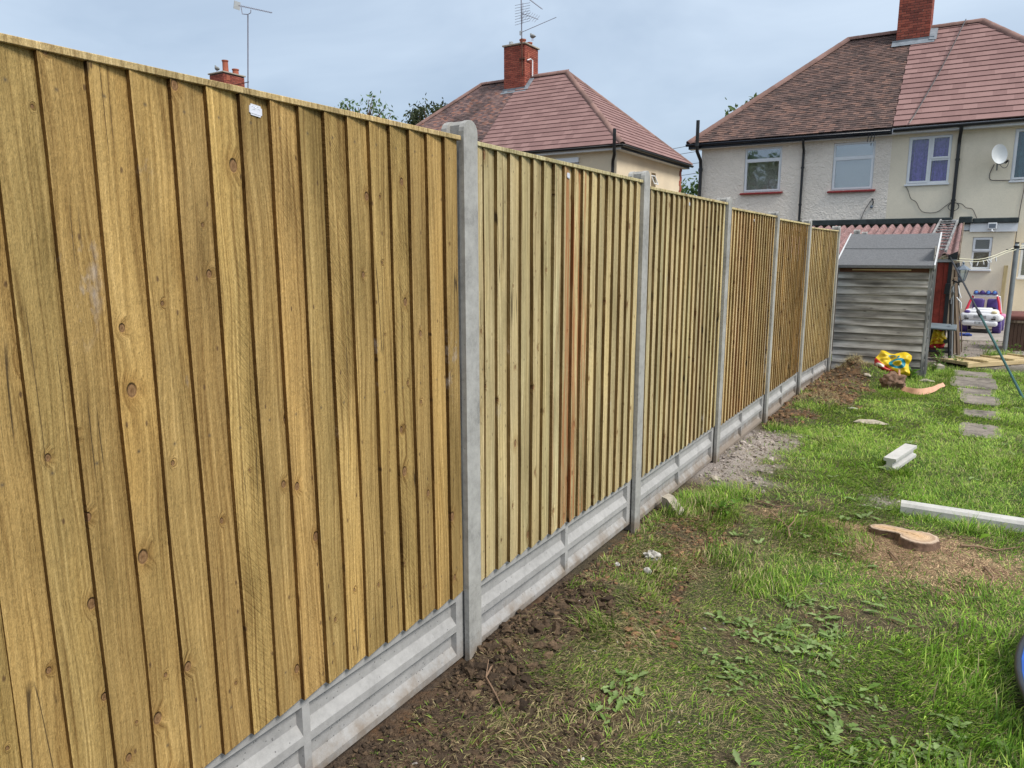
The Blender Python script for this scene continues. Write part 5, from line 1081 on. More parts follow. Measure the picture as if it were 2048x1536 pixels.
for sx in (-1, 1):
    for yy in (-0.36, 0.38): B().box((sx * 0.36, yy, 0.37), (0.17, 0.40, 0.12), bev=0.055, seg=3).build('mudguard', 'toy_white' if yy < 0 else 'toy_pink', tc_, smooth=50)
    B().lathe([(0.001, -0.02), (0.055, -0.02), (0.06, 0.0), (0.04, 0.025), (0.001, 0.03)], (sx * 0.27, -0.585, 0.51), 14, rot=(R(90), 0, 0), sc=(1.15, .8, 1)).build('headlight', 'lamp_yellow' if sx > 0 else 'toy_purple', tc_, smooth=60)
    B().box((sx * 0.27, -0.645, 0.36), (0.09, 0.02, 0.03), bev=0.006, seg=1).build('fog_lamp', 'black_plastic', tc_); B().lathe([(0.001, 0), (0.035, 0), (0.03, 0.015), (0.001, 0.018)], (sx * 0.29, -0.64, 0.41), 12, rot=(R(90), 0, 0)).build('lamp_boss', 'toy_grey', tc_)
    B().tube([(sx * 0.36, -0.15, 0.46), (sx * 0.30, -0.02, 0.72), (sx * 0.25, 0.06, 0.86)], [0.032, 0.028, 0.026], 8).build('pillar', 'toy_red', tc_, smooth=60); B().tube([(sx * 0.25, 0.06, 0.86), (sx * 0.27, 0.4, 0.84), (sx * 0.33, 0.5, 0.45)], 0.026, 8).build('roll_bar', 'toy_white', tc_, smooth=60)
    st_ = B(); st_.box((sx * 0.15, 0.34, 0.58), (0.25, 0.12, 0.42), rot=(R(-10), 0, 0), bev=0.05, seg=3); st_.box((sx * 0.15, 0.17, 0.43), (0.25, 0.30, 0.11), bev=0.04, seg=3); st_.box((sx * 0.15, 0.37, 0.74), (0.17, 0.08, 0.10), bev=0.03, seg=2); st_.build('seat', 'toy_purple', tc_, smooth=50)
    for yy in (-0.36, 0.40):
        wh = B().lathe([(0.10, -0.085), (0.16, -0.085), (0.185, -0.06), (0.188, 0.0), (0.185, 0.06), (0.16, 0.085), (0.10, 0.085)], (sx * 0.34, yy, 0.187), 22, rot=(0, R(90), 0)); wo = wh.build('wheel', 'toy_purple', tc_, smooth=40)
        B().lathe([(0.001, 0.04), (0.07, 0.05), (0.10, 0.088), (0.10, -0.088), (0.07, -0.05), (0.001, -0.04)], (sx * 0.34, yy, 0.187), 16, rot=(0, R(90), 0)).build('hub', 'toy_grey', wo); tr = B()
        for k in range(22): a = 2 * math.pi * k / 22; tr.box((sx * 0.34, yy + 0.188 * math.cos(a), 0.187 + 0.188 * math.sin(a)), (0.13, 0.022, 0.014), rot=(a - math.pi / 2, 0, 0))
        tr.build('tread', 'toy_purple', wo)
B().box((0, 0.06, 0.875), (0.52, 0.06, 0.055), bev=0.02, seg=2).build('roof_bar', 'toy_white', tc_, smooth=50); B().box((0, 0.05, 0.93), (0.50, 0.07, 0.05), bev=0.02, seg=2).build('light_bar', 'toy_purple', tc_, smooth=50)
for k in range(4): lo = B().lathe([(0.045, 0.03), (0.052, -0.02), (0.045, -0.03), (0.001, -0.02)], (-0.19 + k * 0.127, 0.02, 0.955), 14, rot=(R(-90), 0, 0)).build('roof_lamp', 'toy_purple', tc_, smooth=50); B().lathe([(0.001, 0), (0.036, 0.0), (0.025, 0.012), (0.001, 0.016)], (-0.19 + k * 0.127, -0.008, 0.955), 14, rot=(R(90), 0, 0)).build('lens', 'toy_purple' if k == 1 else 'toy_blue', lo, smooth=50)
b = B(); b.box((0, -0.640, 0.41), (0.26, 0.03, 0.075), bev=0.01); b.box((0, -0.652, 0.265), (0.2, 0.03, 0.075), bev=0.01); b.build('grille', 'toy_grey', tc_)
for dx in (-0.05, 0.05): B().box((dx, -0.672, 0.265), (0.06, 0.01, 0.06), bev=0.004, seg=1).build('number_plate', 'dish_grey', tc_)
B().tube([(0.16 + 0.10 * math.cos(a), 0.0 + 0.03 * math.sin(a), 0.535 + 0.06 * math.sin(a)) for a in np.linspace(0, 6.283, 17)], 0.014, 8).build('steering_wheel', 'black_plastic', tc_, smooth=60)
# yard slab and small things by the outbuilding
pts = [(1.45, 16.5), (1.9, 16.28), (2.3, 16.45), (2.8, 16.6), (3.8, 16.5), (3.8, 19.6), (1.45, 19.6)]
b = B().prism(pts, 2, -0.5, -0.392); o = b.build('yard_slab', 'yard_concrete', None, kind='structure')
bl = B(); rd = random.Random(3)
for k in range(9): bl.tube([(rd.uniform(-.18, .18), rd.uniform(-.12, .12), 0.012 + .012 * j) for j in range(4)], 0.022, 6)
bl.build('blue_rope', 'blue_cloth', None, loc=(1.78, 17.3, -0.392), label='crumpled blue cloth or rope on the yard beside the toy jeep', cat='cloth', smooth=60)
B().box((0, 0, 0.8), (0.085, 0.05, 1.6), bev=0.003, seg=1).build('leaning_timber', 'new_pine_z', None, loc=(2.53, 19.44, -0.42), rot=(R(-4), R(0.5), 0), label='length of new yellow timber leaning on the house wall', cat='timber')
tb = thing('workbench', 'small grey topped black workbench beside the shed', 'workbench', (1.42, 12.45, -0.385))
B().box((0, 0, 0.60), (0.48, 0.62, 0.03), rot=(R(3), R(2), 0), bev=0.01).build('top', 'bench_grey', tb); B().box((0.16, -0.05, 0.66), (0.02, 0.2, 0.012)).build('handle', 'black_plastic', tb); B().bb((-0.2, -0.2, 0.16), (0.2, 0.2, 0.20), bev=0.005, seg=1).build('shelf', 'black_plastic', tb)
for sx in (-1, 1):
    for sy in (-1, 1): B().tube([(sx * 0.12, sy * 0.16, 0.585), (sx * 0.19, sy * 0.2, 0.0)], 0.022, 6).build('leg', 'black_plastic', tb)
B().cyl((0.1, -0.2, 0.36), (0.1, 0.2, 0.36), 0.035, n=10).build('crossbar', 'black_plastic', tb)
lt = thing('wall_lantern', 'blue-grey coach lantern on the outbuilding corner', 'lantern', (1.66, 12.72, 1.03))
B().lathe([(0.05, 0.0), (0.085, 0.17), (0.075, 0.17), (0.04, 0.0)], (0, 0, 0), 6).build('glass_body', 'dark_glass', lt); fr = B()
for k in range(6): a = k * math.pi / 3; fr.cyl((0.05 * math.cos(a), 0.05 * math.sin(a), 0), (0.088 * math.cos(a), 0.088 * math.sin(a), 0.17), 0.007, n=5)
fr.build('frame', 'lamp_grey', lt); B().lathe([(0.12, 0.165), (0.11, 0.185), (0.06, 0.225), (0.02, 0.25), (0.012, 0.27), (0.02, 0.285), (0.004, 0.31)], (0, 0, 0), 6).build('roof', 'lamp_grey', lt); B().lathe([(0.02, -0.05), (0.055, -0.012), (0.055, 0.0)], (0, 0, 0), 6).build('base', 'lamp_grey', lt); B().tube([(0, 0, -0.03), (-0.05, 0.04, -0.06), (-0.14, 0.1, -0.02)], 0.013, 6).build('arm', 'black_plastic', lt)
B().box((0, 0, 0), (0.085, 0.06, 0.19), bev=0.008).build('meter_box', 'black_plastic', None, loc=(1.455, 12.79, 0.86), rot=(0, R(4), 0), label='small black box fixed to the red painted boards', cat='box')
fl = thing('floodlight', 'black floodlight on the outbuilding eaves near the washing line', 'floodlight', (1.50, 12.74, 1.43)); b = B(); b.prism([(-0.08, -0.05), (0.06, -0.05), (0.06, 0.09), (-0.08, 0.02)], 1, -0.04, 0.04); b.build('housing', 'black_plastic', fl); B().bb((-0.08, -0.044, -0.065), (0.06, 0.044, -0.052)).build('lamp_face', 'lamp_grey', fl)
for k, (f, t_, w_, m_, lb) in enumerate(((( 1.73, 13.5, -.39), (1.55, 13.15, 1.05), .09, 'old_plank', 'nearest old plank leaning against the outbuilding side'), ((1.66, 13.7, -.39), (1.545, 13.35, 1.2), .12, 'old_plank', 'dark plank leaning behind the nearest leaning plank'), ((1.62, 13.3, -.39), (1.53, 13.05, 0.9), .05, 'galvanised', 'thin metal strip leaning with the planks'), ((1.68, 14.1, -.4), (1.56, 13.9, 1.3), .10, 'black_plastic', 'black board leaning on the outbuilding side'))):
    f, t_ = Vector(f), Vector(t_); d = t_ - f; o = B().bb((-0.015, -w_ / 2, 0), (0.015, w_ / 2, d.length)).build('leaning_plank', m_, None, label=lb, cat='plank'); o.location = f; o.rotation_euler = d.to_track_quat('Z', 'Y').to_euler()
B().bb((-0.03, -0.30, 0), (0.03, 0.30, 1.0), bev=0.004, seg=1).build('dark_gap_panel', 'black_plastic', None, loc=(1.60, 14.4, -0.40), rot=(0, R(-5), 0), label='large black panel added for the dark gap behind the leaning planks', cat='panel')  # black panel added to stand in for the dark recess behind the planks
for k, (dx, dz, a) in enumerate(((0.0, 0.0, 25), (0.03, -0.09, -20), (-0.02, -0.2, 12), (0.02, -0.30, -30))):
    B().tube([(0, 0, 0), (0.02 * math.sin(a), 0.01, -0.12), (0.05 * math.sin(R(a)), 0.0, -0.22)], 0.011, 6).build('hanging_tool', 'upvc' if k % 2 else 'galvanised', None, loc=(1.585 + dx, 12.98 + 0.03 * k, 1.0 + dz), rot=(0, R(a), 0), label='%s pale tool hanging on the outbuilding side below the lantern' % ['uppermost', 'second', 'third', 'lowest'][k], cat='tool', group='tools hung on the outbuilding')
B().tube([(0, 0, 0), (0.01, 0, 0.5), (-0.02, 0, 0.95)], 0.012, 6).build('broom_handle', 'old_plank', None, loc=(1.78, 14.0, -0.40), rot=(R(-6), R(-7), 0), label='thin wooden tool handle leaning right of the planks', cat='handle')
B().box((0, 0, 0), (0.22, 0.10, 0.03), bev=0.01).build('black_tray', 'black_plastic', None, loc=(1.55, 12.05, gzf(1.55, 12.05) + 0.07), rot=(0, R(2), R(12)), label='flat black plastic bar on boards beside the shed', cat='tray'); B().box((0, 0, 0), (0.30, 0.30, 0.05)).build('board_offcut', 'yard_concrete', None, loc=(1.60, 12.25, gzf(1.6, 12.25) + 0.025), rot=(0, 0, R(10)), label='pale square slab under the black plastic bar', cat='slab'); B().box((0, 0, 0), (0.12, 0.2, 0.09), bev=0.01).build('block', 'stone_tan', None, loc=(1.47, 11.15, gzf(1.47, 11.15) + 0.04), rot=(0, 0, .3), label='grey block among weeds at the shed corner', cat='block')
# round blue sheet with a black rim at the right edge
pl = thing('paddling_tray', 'round blue tray with thick black rim at the right edge', 'tray', (3.335, 1.02, gzf(2.6, 1.0)))
B().tube([(1.3 * math.cos(a), 1.3 * math.sin(a), 0.10) for a in np.linspace(0, 2 * math.pi, 73)], 0.014, 10).build('rim', 'black_plastic', pl, smooth=60); B().lathe([(1.295, 0.105), (1.27, 0.085), (1.22, 0.075), (1.0, 0.05), (0.6, 0.03), (0.001, 0.03)], (0, 0, 0), 64).build('sheet', 'sheet_blue', pl, smooth=50); B().lathe([(1.29, 0.085), (1.27, -0.03)], (0, 0, 0), 64).build('skirt', 'black_plastic', pl)
# twigs
def twig(pts, r, label, forks=()):
    b = B(); P_ = [(x, y, gzf(x, y) + dz) for x, y, dz in pts]; b.tube(P_, [r * (1 - .6 * i_ / (len(P_) - 1)) for i_ in range(len(P_))], 6)
    for f in forks: b.tube([(x, y, gzf(x, y) + dz) for x, y, dz in f], [r * .6, r * .45, r * .2][:len(f)], 5)
    b.build('twig', 'twig_brown', None, label=label, cat='twig', group='fallen twigs')
twig([(0.13, -0.03, .03), (0.15, -0.10, .02), (0.24, -0.16, .02), (0.36, -0.27, .025), (0.53, -0.38, .02)], 0.0045, 'long thin bent twig on the dark soil at the nearest post', [[(0.15, -0.10, .02), (0.11, -0.02, .05)]])
twig([(0.90, 2.28, .01), (0.86, 2.42, .03), (0.80, 2.52, .03), (0.70, 2.62, .05)], 0.009, 'forked grey twig on the grass left of the stump', [[(0.86, 2.42, .03), (0.88, 2.52, .05), (0.86, 2.63, .06)], [(0.80, 2.52, .03), (0.72, 2.54, .03), (0.66, 2.52, .02)]])
twig([(1.83, 2.66, .015), (1.93, 2.70, .02), (2.02, 2.74, .012), (2.15, 2.86, .02)], 0.008, 'pale stick among the wood chips right of the stump', [[(1.93, 2.70, .02), (2.0, 2.62, .03), (2.08, 2.6, .02)]])
twig([(1.46, 2.38, .01), (1.52, 2.22, .02), (1.56, 2.08, .012)], 0.005, 'thin twig in the wood chips in front of the stump'); twig([(1.95, 2.40, .01), (1.99, 2.25, .025), (1.97, 2.12, .012)], 0.007, 'curved twig at the right of the chip patch'); twig([(0.55, 2.9, .02), (0.70, 2.85, .02), (0.80, 2.92, .02)], 0.006, 'short twig in the trampled grass by the second fence post')
# ------------------------------------------------------------------ grass, straw, weeds, clods, chips
def in_slab(x, y):
    m_ = np.zeros(x.shape, bool)
    for a, c, d, e, _ in slabs: m_ |= (x > a + .03) & (x < c - .03) & (y > d + .04) & (y < e - .04)
    for cx, cy_, r in ((1.58, 2.63, .12), (1.40, 2.74, .11), (0.99, 8.78, .13)): m_ |= np.hypot(x - cx, y - cy_) < r
    m_ |= np.hypot(x - 3.335, y - 1.02) < 1.31
    m_ |= (x > SX0 - .02) & (x < SX1 + .02) & (y > SY0 - .02) & (y < 17); m_ |= (x > 1.46) & (x < 3.4) & (np.abs(y - 3.27 - (x - 1.46) * .026) < .06)
    m_ |= (np.abs(x - 1.365 - (y - 4.64) * .22) < .06) & (y > 4.34) & (y < 4.95); m_ |= (x < -0.034) & (x > -0.13)
    return m_
def blades(n, xr, yr_, lr, wr, seed, dens, colf, tilt=(0.35, 1.35), curl=0.7):
    g = np.random.default_rng(seed); x = g.uniform(*xr, n); y = g.uniform(*yr_, n); keep = (g.random(n) < dens(x, y)) & ~in_slab(x, y); x, y = x[keep], y[keep]; n = len(x)
    if n == 0: return None
    L = g.uniform(*lr, n) * (0.6 + 0.8 * fbm(x * 2.2, y * 2.2, 77)); w = g.uniform(*wr, n); az = g.uniform(0, 2 * np.pi, n) * 0.6 + 2 * np.pi * fbm(x * 1.6, y * 1.6, 88) * 1.6
    t0 = g.uniform(*tilt, n) * (0.6 + 0.8 * fbm(x * 1.4, y * 1.4, 99)); t1 = t0 + g.uniform(0.1, curl, n)
    h = np.stack([np.cos(az), np.sin(az)], 1); p = np.stack([-h[:, 1], h[:, 0]], 1); z = gz(x, y) - 0.004
    b0 = np.stack([x, y, z], 1); s0 = np.concatenate([h * np.sin(t0)[:, None], np.cos(t0)[:, None]], 1) * (L * .55)[:, None]; s1 = np.concatenate([h * np.sin(t1)[:, None], np.cos(t1)[:, None]], 1) * (L * .45)[:, None]
    pw = np.concatenate([p * (w / 2)[:, None], np.zeros((n, 1))], 1); mid = b0 + s0; tip = mid + s1; tip[:, 2] = np.maximum(tip[:, 2], z + 0.006); mid[:, 2] = np.maximum(mid[:, 2], z + 0.005)
    V = np.stack([b0 - pw, b0 + pw, mid + pw * .85, mid - pw * .85, tip], 1).reshape(-1, 3); k = np.arange(n)[:, None] * 5
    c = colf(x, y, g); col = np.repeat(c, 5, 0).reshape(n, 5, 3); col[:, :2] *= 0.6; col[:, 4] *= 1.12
    return V, k + np.array([[0, 1, 2, 3]]), k + np.array([[3, 2, 4]]), col.reshape(-1, 3)
def join(parts):
    parts = [p for p in parts if p is not None]; V, Q, T_, C_ = [], [], [], []; o = 0
    for v_, q, t_, c in parts: V.append(v_); Q.append(q + o); T_.append(t_ + o); C_.append(c); o += len(v_)
    return np.concatenate(V), np.concatenate(Q), np.concatenate(T_), np.concatenate(C_)
def gden(x, y):
    s, p, c = masks(x, y); d = (1 - s) ** 1.5 * (1 - p) ** 1.2 * (1 - np.clip(c, 0, 1) * .95)
    worn = ss(0.45, 1.6, x - np.clip(3.2 - y, 0, 2) * .18); pat = ss(0.36, 0.60, fbm(x * 2.6, y * 2.6, 51))
    far = ss(2.5, 4.5, y); base = np.clip(0.26 + 0.55 * worn + 0.6 * far, 0, 1) * (0.3 + 0.7 * np.maximum(pat, far * .85))
    return np.clip(np.maximum(base * d, 0.03), 0, 1) * np.where(y > 11.3, 0.25, 1)
G1, G2, G3, DRY, OLV = np.array([0.060, 0.155, 0.012]), np.array([0.215, 0.40, 0.032]), np.array([0.41, 0.56, 0.10]), np.array([0.50, 0.43, 0.23]), np.array([0.14, 0.155, 0.05])
def gcol(x, y, g):
    n = len(x); a = np.clip(fbm(x * 1.7, y * 1.7, 61) * 1.6 - .3 + g.normal(0, .22, n), 0, 1)[:, None]; c = G1 * (1 - a) + G2 * a
    b_ = (g.random(n) < 0.22 + 0.2 * ss(3, 6, y))[:, None]; c = np.where(b_, G3, c)
    ol = np.clip(ss(1.3, .3, x) * ss(6, 1, y) * .8 + (fbm(x * 3, y * 3, 71) - .5) * 1.2, 0, 1)[:, None]; c = c * (1 - ol * .3) + OLV * ol * .3
    d_ = (g.random(n) < 0.06 + 0.26 * ol[:, 0])[:, None]; return np.where(d_, DRY * g.uniform(.6, 1.1, (n, 1)), c) * g.uniform(.6, 1.3, (n, 1))
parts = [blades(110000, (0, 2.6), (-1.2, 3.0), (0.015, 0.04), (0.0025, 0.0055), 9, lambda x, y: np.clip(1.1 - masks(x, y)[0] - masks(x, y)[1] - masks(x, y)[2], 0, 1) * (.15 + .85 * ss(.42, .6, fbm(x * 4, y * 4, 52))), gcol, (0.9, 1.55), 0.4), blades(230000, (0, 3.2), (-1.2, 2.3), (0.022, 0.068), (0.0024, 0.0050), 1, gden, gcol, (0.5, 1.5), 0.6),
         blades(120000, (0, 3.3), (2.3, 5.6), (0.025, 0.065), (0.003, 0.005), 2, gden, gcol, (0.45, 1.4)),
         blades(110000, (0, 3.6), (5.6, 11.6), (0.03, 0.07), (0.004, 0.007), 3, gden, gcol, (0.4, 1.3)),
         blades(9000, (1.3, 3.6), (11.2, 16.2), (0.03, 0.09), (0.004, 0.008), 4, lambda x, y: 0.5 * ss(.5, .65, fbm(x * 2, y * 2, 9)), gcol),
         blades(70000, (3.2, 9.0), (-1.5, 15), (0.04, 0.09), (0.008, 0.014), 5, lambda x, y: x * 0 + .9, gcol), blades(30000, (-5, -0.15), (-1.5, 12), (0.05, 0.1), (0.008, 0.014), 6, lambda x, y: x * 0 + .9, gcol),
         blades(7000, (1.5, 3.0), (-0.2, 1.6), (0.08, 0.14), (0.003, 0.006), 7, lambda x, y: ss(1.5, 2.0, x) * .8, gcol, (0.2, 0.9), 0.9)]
# tufts: along the fence, round stones, by the shed and line post
for k, (cx, cy_, r, n, l) in enumerate(((0.20, 2.62, .16, 900, .12), (0.36, 2.95, .2, 900, .11), (0.12, 5.35, .12, 300, .10), (0.25, 6.75, .2, 500, .08), (0.06, 7.5, .1, 150, .09), (1.25, 9.72, .25, 900, .12), (1.05, 9.45, .2, 500, .1), (2.28, 13.4, .22, 900, .16), (2.55, 14.0, .2, 300, .12), (1.48, 10.6, .25, 600, .1), (1.88, 3.02, .09, 350, .13), (0.45, 2.40, .14, 500, .12), (0.33, 0.58, .12, 300, .13), (0.62, 1.75, .18, 900, .09), (1.05, 2.45, .35, 1800, .10), (1.40, 4.3, .12, 500, .07), (1.28, 4.6, .10, 400, .07), (1.62, 3.20, .12, 350, .08), (2.05, 3.2, .2, 600, .10), (1.45, 3.2, .08, 250, .08), (0.98, 6.1, .15, 400, .06), (0.97, 8.6, .16, 400, .09), (1.3, 8.3, .2, 400, .08), (0.14, 2.3, .1, 350, .12), (0.92, 1.52, .22, 1500, .09), (1.25, 9.0, .3, 700, .1))):
    parts.append(blades(n, (cx - r, cx + r), (cy_ - r, cy_ + r), (l * .6, l * 1.2), (.003, .006), 100 + k, lambda x, y, cx=cx, cy_=cy_, r=r: np.clip(1.2 - np.hypot(x - cx, y - cy_) / r, 0, 1), gcol, (0.15, 1.0), 0.9))
for k, (a, c, d, e, _) in enumerate(slabs):
    parts.append(blades(1500, (a - .06, c + .06), (d - .06, e + .06), (.03, .075), (.004, .007), 300 + k, lambda x, y, a=a, c=c, d=d, e=e: np.where((x > a + .03) & (x < c - .03) & (y > d + .03) & (y < e - .03), 0, 1.0), gcol, (.3, 1.4), .8))
parts.append(blades(9000, (0.0, .5), (0.9, 2.9), (.03, .075), (.0025, .005), 330, lambda x, y: ss(.42, .6, fbm(x * 5, y * 5, 53)), gcol, (.4, 1.5), .7))
Vg, Qg, Tg, Cg = join(parts)
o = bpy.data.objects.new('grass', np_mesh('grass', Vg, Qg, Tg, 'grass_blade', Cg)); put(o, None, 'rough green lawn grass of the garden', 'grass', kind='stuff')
# dry clippings and straw lying flat
def dden(x, y):
    s, p, c = masks(x, y); return np.clip(0.30 * ss(2.1, .7, x) * ss(6.5, 2.5, y) + .3 * s * ss(6.5, 7, y) + 0.12 + .25 * ss(.5, .7, fbm(x * 3, y * 3, 15)), 0, 1) * np.where((s > .7) & (y < .9), .16, 1)
def dcol(x, y, g): n = len(x); t = g.random((n, 1)); return (np.array([0.42, 0.345, 0.19]) * t + np.array([0.24, 0.205, 0.09]) * (1 - t)) * g.uniform(.55, 1.2, (n, 1))
parts = [blades(90000, (0.0, 2.2), (-1.0, 2.8), (0.012, 0.045), (.0016, .0035), 24, lambda x, y: dden(x, y) + .25, lambda x, y, g: dcol(x, y, g) * .8, (1.1, 1.6), .3), blades(80000, (0.0, 3), (-1.0, 2.6), (0.02, 0.065), (.0014, .0028), 21, dden, dcol, (1.35, 1.6), .15), blades(30000, (0.02, 3), (2.6, 6), (0.03, 0.09), (.002, .004), 22, dden, dcol, (1.3, 1.6), .15), blades(30000, (0.02, 2.6), (6, 11.5), (0.03, 0.1), (.003, .006), 23, dden, dcol, (1.2, 1.6), .2)]
for k, (cx, cy_, r, n, l) in enumerate(((0.40, 9.55, .25, 2600, .16), (0.75, 9.62, .22, 1200, .13), (0.30, 7.2, .3, 2000, .10), (0.48, 0.62, .2, 900, .10), (0.35, 1.6, .3, 2200, .08), (0.55, -.2, .3, 900, .07))):
    parts.append(blades(n, (cx - r, cx + r), (cy_ - r, cy_ + r), (l * .5, l), (.0025, .005), 200 + k, lambda x, y, cx=cx, cy_=cy_, r=r: np.clip(1.2 - np.hypot(x - cx, y - cy_) / r, 0, 1), dcol, (0.6, 1.6), 1.0))
Vg, Qg, Tg, Cg = join(parts); o = bpy.data.objects.new('dry_clippings', np_mesh('dry_clippings', Vg, Qg, Tg, 'straw', Cg)); put(o, None, 'dry straw coloured grass clippings strewn over lawn and soil', 'clippings', kind='stuff')
# wood chips round the stump
def cden(x, y): return np.clip(masks(x, y)[2] * 1.1, 0, 1)
def ccol(x, y, g): n = len(x); t = g.random((n, 1)); return (np.array([0.54, 0.38, 0.22]) * t + np.array([0.18, 0.10, 0.06]) * (1 - t)) * g.uniform(.6, 1.25, (n, 1))
Vg, Qg, Tg, Cg = join([blades(34000, (0.5, 2.3), (1.7, 3.2), (0.010, 0.038), (.004, .010), 31, cden, ccol, (1.2, 1.57), .1)]); o = bpy.data.objects.new('wood_chips', np_mesh('wood_chips', Vg, Qg, Tg, 'straw', Cg)); put(o, None, 'reddish wood chips and sawdust spread round the stump', 'wood chips', kind='stuff')
# clods of soil and rubble
ico = bmesh.new(); bmesh.ops.create_icosphere(ico, subdivisions=1, radius=1.0); IV = np.array([v_.co[:] for v_ in ico.verts]); IT = np.array([[v_.index for v_ in f.verts] for f in ico.faces]); ico.free()
def clods(n, xr, yr_, rr, dens, c0, c1, seed, flat=.75):
    g = np.random.default_rng(seed); x = g.uniform(*xr, n); y = g.uniform(*yr_, n); k = (g.random(n) < dens(x, y)) & ~in_slab(x, y); x, y = x[k], y[k]; n = len(x); r = rr[0] * (rr[1] / rr[0]) ** (g.random(n) ** 2.6)
    V = IV[None] * (1 + g.normal(0, .30, (n, len(IV), 1))) * (r[:, None] * g.uniform(.55, 1.4, (n, 3)) * np.array([1, 1, flat]))[:, None]
    a = g.uniform(0, 6.28, n); ca, sa = np.cos(a)[:, None], np.sin(a)[:, None]; V = np.stack([V[..., 0] * ca - V[..., 1] * sa, V[..., 0] * sa + V[..., 1] * ca, V[..., 2]], -1) + np.stack([x, y, gz(x, y) + r * .25], 1)[:, None]
    t = g.random((n, 1)); c = (np.array(c0) * t + np.array(c1) * (1 - t)) * g.uniform(.7, 1.25, (n, 1))
    return V.reshape(-1, 3), (np.arange(n)[:, None, None] * len(IV) + IT[None]).reshape(-1, 3), np.repeat(c, len(IV), 0)
def cjoin(ps):
    V, T_, C_ = [], [], []; o = 0
    for v_, t_, c in ps: V.append(v_); T_.append(t_ + o); C_.append(c); o += len(v_)
    return np.concatenate(V), np.concatenate(T_), np.concatenate(C_)
sden = lambda x, y: masks(x, y)[0] ** 1.5 * .9; pden = lambda x, y: masks(x, y)[1]; dk, md_, rd_ = (0.030, 0.020, 0.013), (0.13, 0.086, 0.052), (0.22, 0.125, 0.064)
V_, T_, C_ = cjoin([clods(22000, (-0.033, .75), (-1.1, 1.4), (.0025, .012), sden, dk, md_, 41), clods(620, (-0.02, .36), (-.2, .85), (.009, .030), sden, dk, md_, 42), clods(4500, (-0.03, .6), (1.0, 2.7), (.004, .016), sden, md_, rd_, 43), clods(900, (.3, .8), (.5, 1.2), (.005, .02), lambda x, y: blob(x, y, .55, .72, .12, .2) , md_, rd_, 44), clods(5000, (-0.03, .95), (5.4, 10), (.006, .035), sden, md_, rd_, 45), clods(900, (0.02, 2.0), (0, 3), (.004, .012), lambda x, y: masks(x, y)[0] * .5, md_, rd_, 46)])
put(bpy.data.objects.new('soil_clods', np_mesh('soil_clods', V_, None, T_, 'clod', C_, False)), None, 'dark crumbly clods of freshly dug soil along the fence', 'soil', kind='stuff')
V_, T_, C_ = cjoin([clods(2600, (-0.03, .7), (2.9, 5.7), (.003, .024), pden, (.22, .185, .16), (.38, .33, .295), 51), clods(250, (1.1, 1.6), (3.2, 3.7), (.005, .015), pden, (.3, .27, .23), (.45, .4, .36), 52), clods(60, (0.1, 1.2), (-.8, 2.4), (.004, .010), lambda x, y: x * 0 + .6, (.5, .49, .47), (.35, .31, .28), 53), clods(700, (1.5, 3.4), (11.6, 16.3), (.008, .03), lambda x, y: x * 0 + .5, (.2, .17, .14), (.36, .32, .28), 54)])
put(bpy.data.objects.new('rubble', np_mesh('rubble', V_, None, T_, 'clod', C_, False)), None, 'pale grey rubble and cement crumbs at the fence foot', 'rubble', kind='stuff')

# broad leaves
def leaf_geo(L, w, lobes, g):
    n = 7; t = np.linspace(0, 1, n); prof = np.sin(np.pi * np.clip(t * .92 + .04, 0, 1)) ** .8 * (0.7 + .5 * t) * w / 2 * (1 - .38 * lobes * (np.arange(n) % 2)); droop = -0.5 * t ** 2 * L * g.uniform(.1, .5)
    mid = np.stack([t * L, t * 0, t * L * .15 + droop], 1); Lp = mid + np.stack([t * 0 - prof * .15 * lobes, prof, prof * .35], 1); Rp = mid + np.stack([t * 0 - prof * .15 * lobes, -prof, prof * .35], 1)
    return np.concatenate([Lp, mid, Rp]), np.array([(i, i + 1, n + i + 1, n + i) for i in range(n - 1)] + [(n + i, n + i + 1, 2 * n + i + 1, 2 * n + i) for i in range(n - 1)])
def leaves(spec, g):
    V, Q, C_ = [], [], []; o = 0
    for (x, y, z, az, el, L, w, lob, c) in spec:
        v_, q = leaf_geo(L, w, lob, g); ce, se = math.cos(el), math.sin(el); ca, sa = math.cos(az), math.sin(az)
        X_, Y_, Z_ = v_[:, 0] * ce - v_[:, 2] * se, v_[:, 1], v_[:, 0] * se + v_[:, 2] * ce
        V.append(np.stack([X_ * ca - Y_ * sa + x, X_ * sa + Y_ * ca + y, np.maximum(Z_ + z, z + .002)], 1)); Q.append(q + o); o += len(v_); C_.append(np.repeat([c], len(v_), 0) * np.r_[np.ones(7), np.full(7, 1.15), np.ones(7)][:, None])
    return np.concatenate(V), np.concatenate(Q), np.concatenate(C_)
g = np.random.default_rng(77); sp_ = []
def rosette(cx, cy_, n, L, lob=1.0, el=(-0.05, .35)):
    for k in range(n):
        c = (np.array([.12, .21, .04]) * (1 - (t := g.random())) + np.array([.27, .36, .15]) * t) * g.uniform(.75, 1.2)
        sp_.append((cx + g.normal(0, .012), cy_ + g.normal(0, .012), gzf(cx, cy_) + .012, g.uniform(0, 6.28), g.uniform(*el), L * g.uniform(.6, 1.25), L * g.uniform(.38, .6), lob, c))
cl_ = [(g.normal(1.25, .36), g.normal(.60, .42)) for _ in range(17)]
for k in range(230):
    q_ = cl_[int(g.integers(0, 17))]; x = q_[0] + g.normal(0, .075); y = q_[1] + g.normal(0, .075)
    if 0.55 < x < 2.05 and -.3 < y < 1.6: rosette(x, y, int(g.integers(1, 6)), g.uniform(.018, .058))
for k in range(25): rosette(g.uniform(1.3, 2.4), g.uniform(.1, 2.2), int(g.integers(2, 5)), g.uniform(.035, .07))
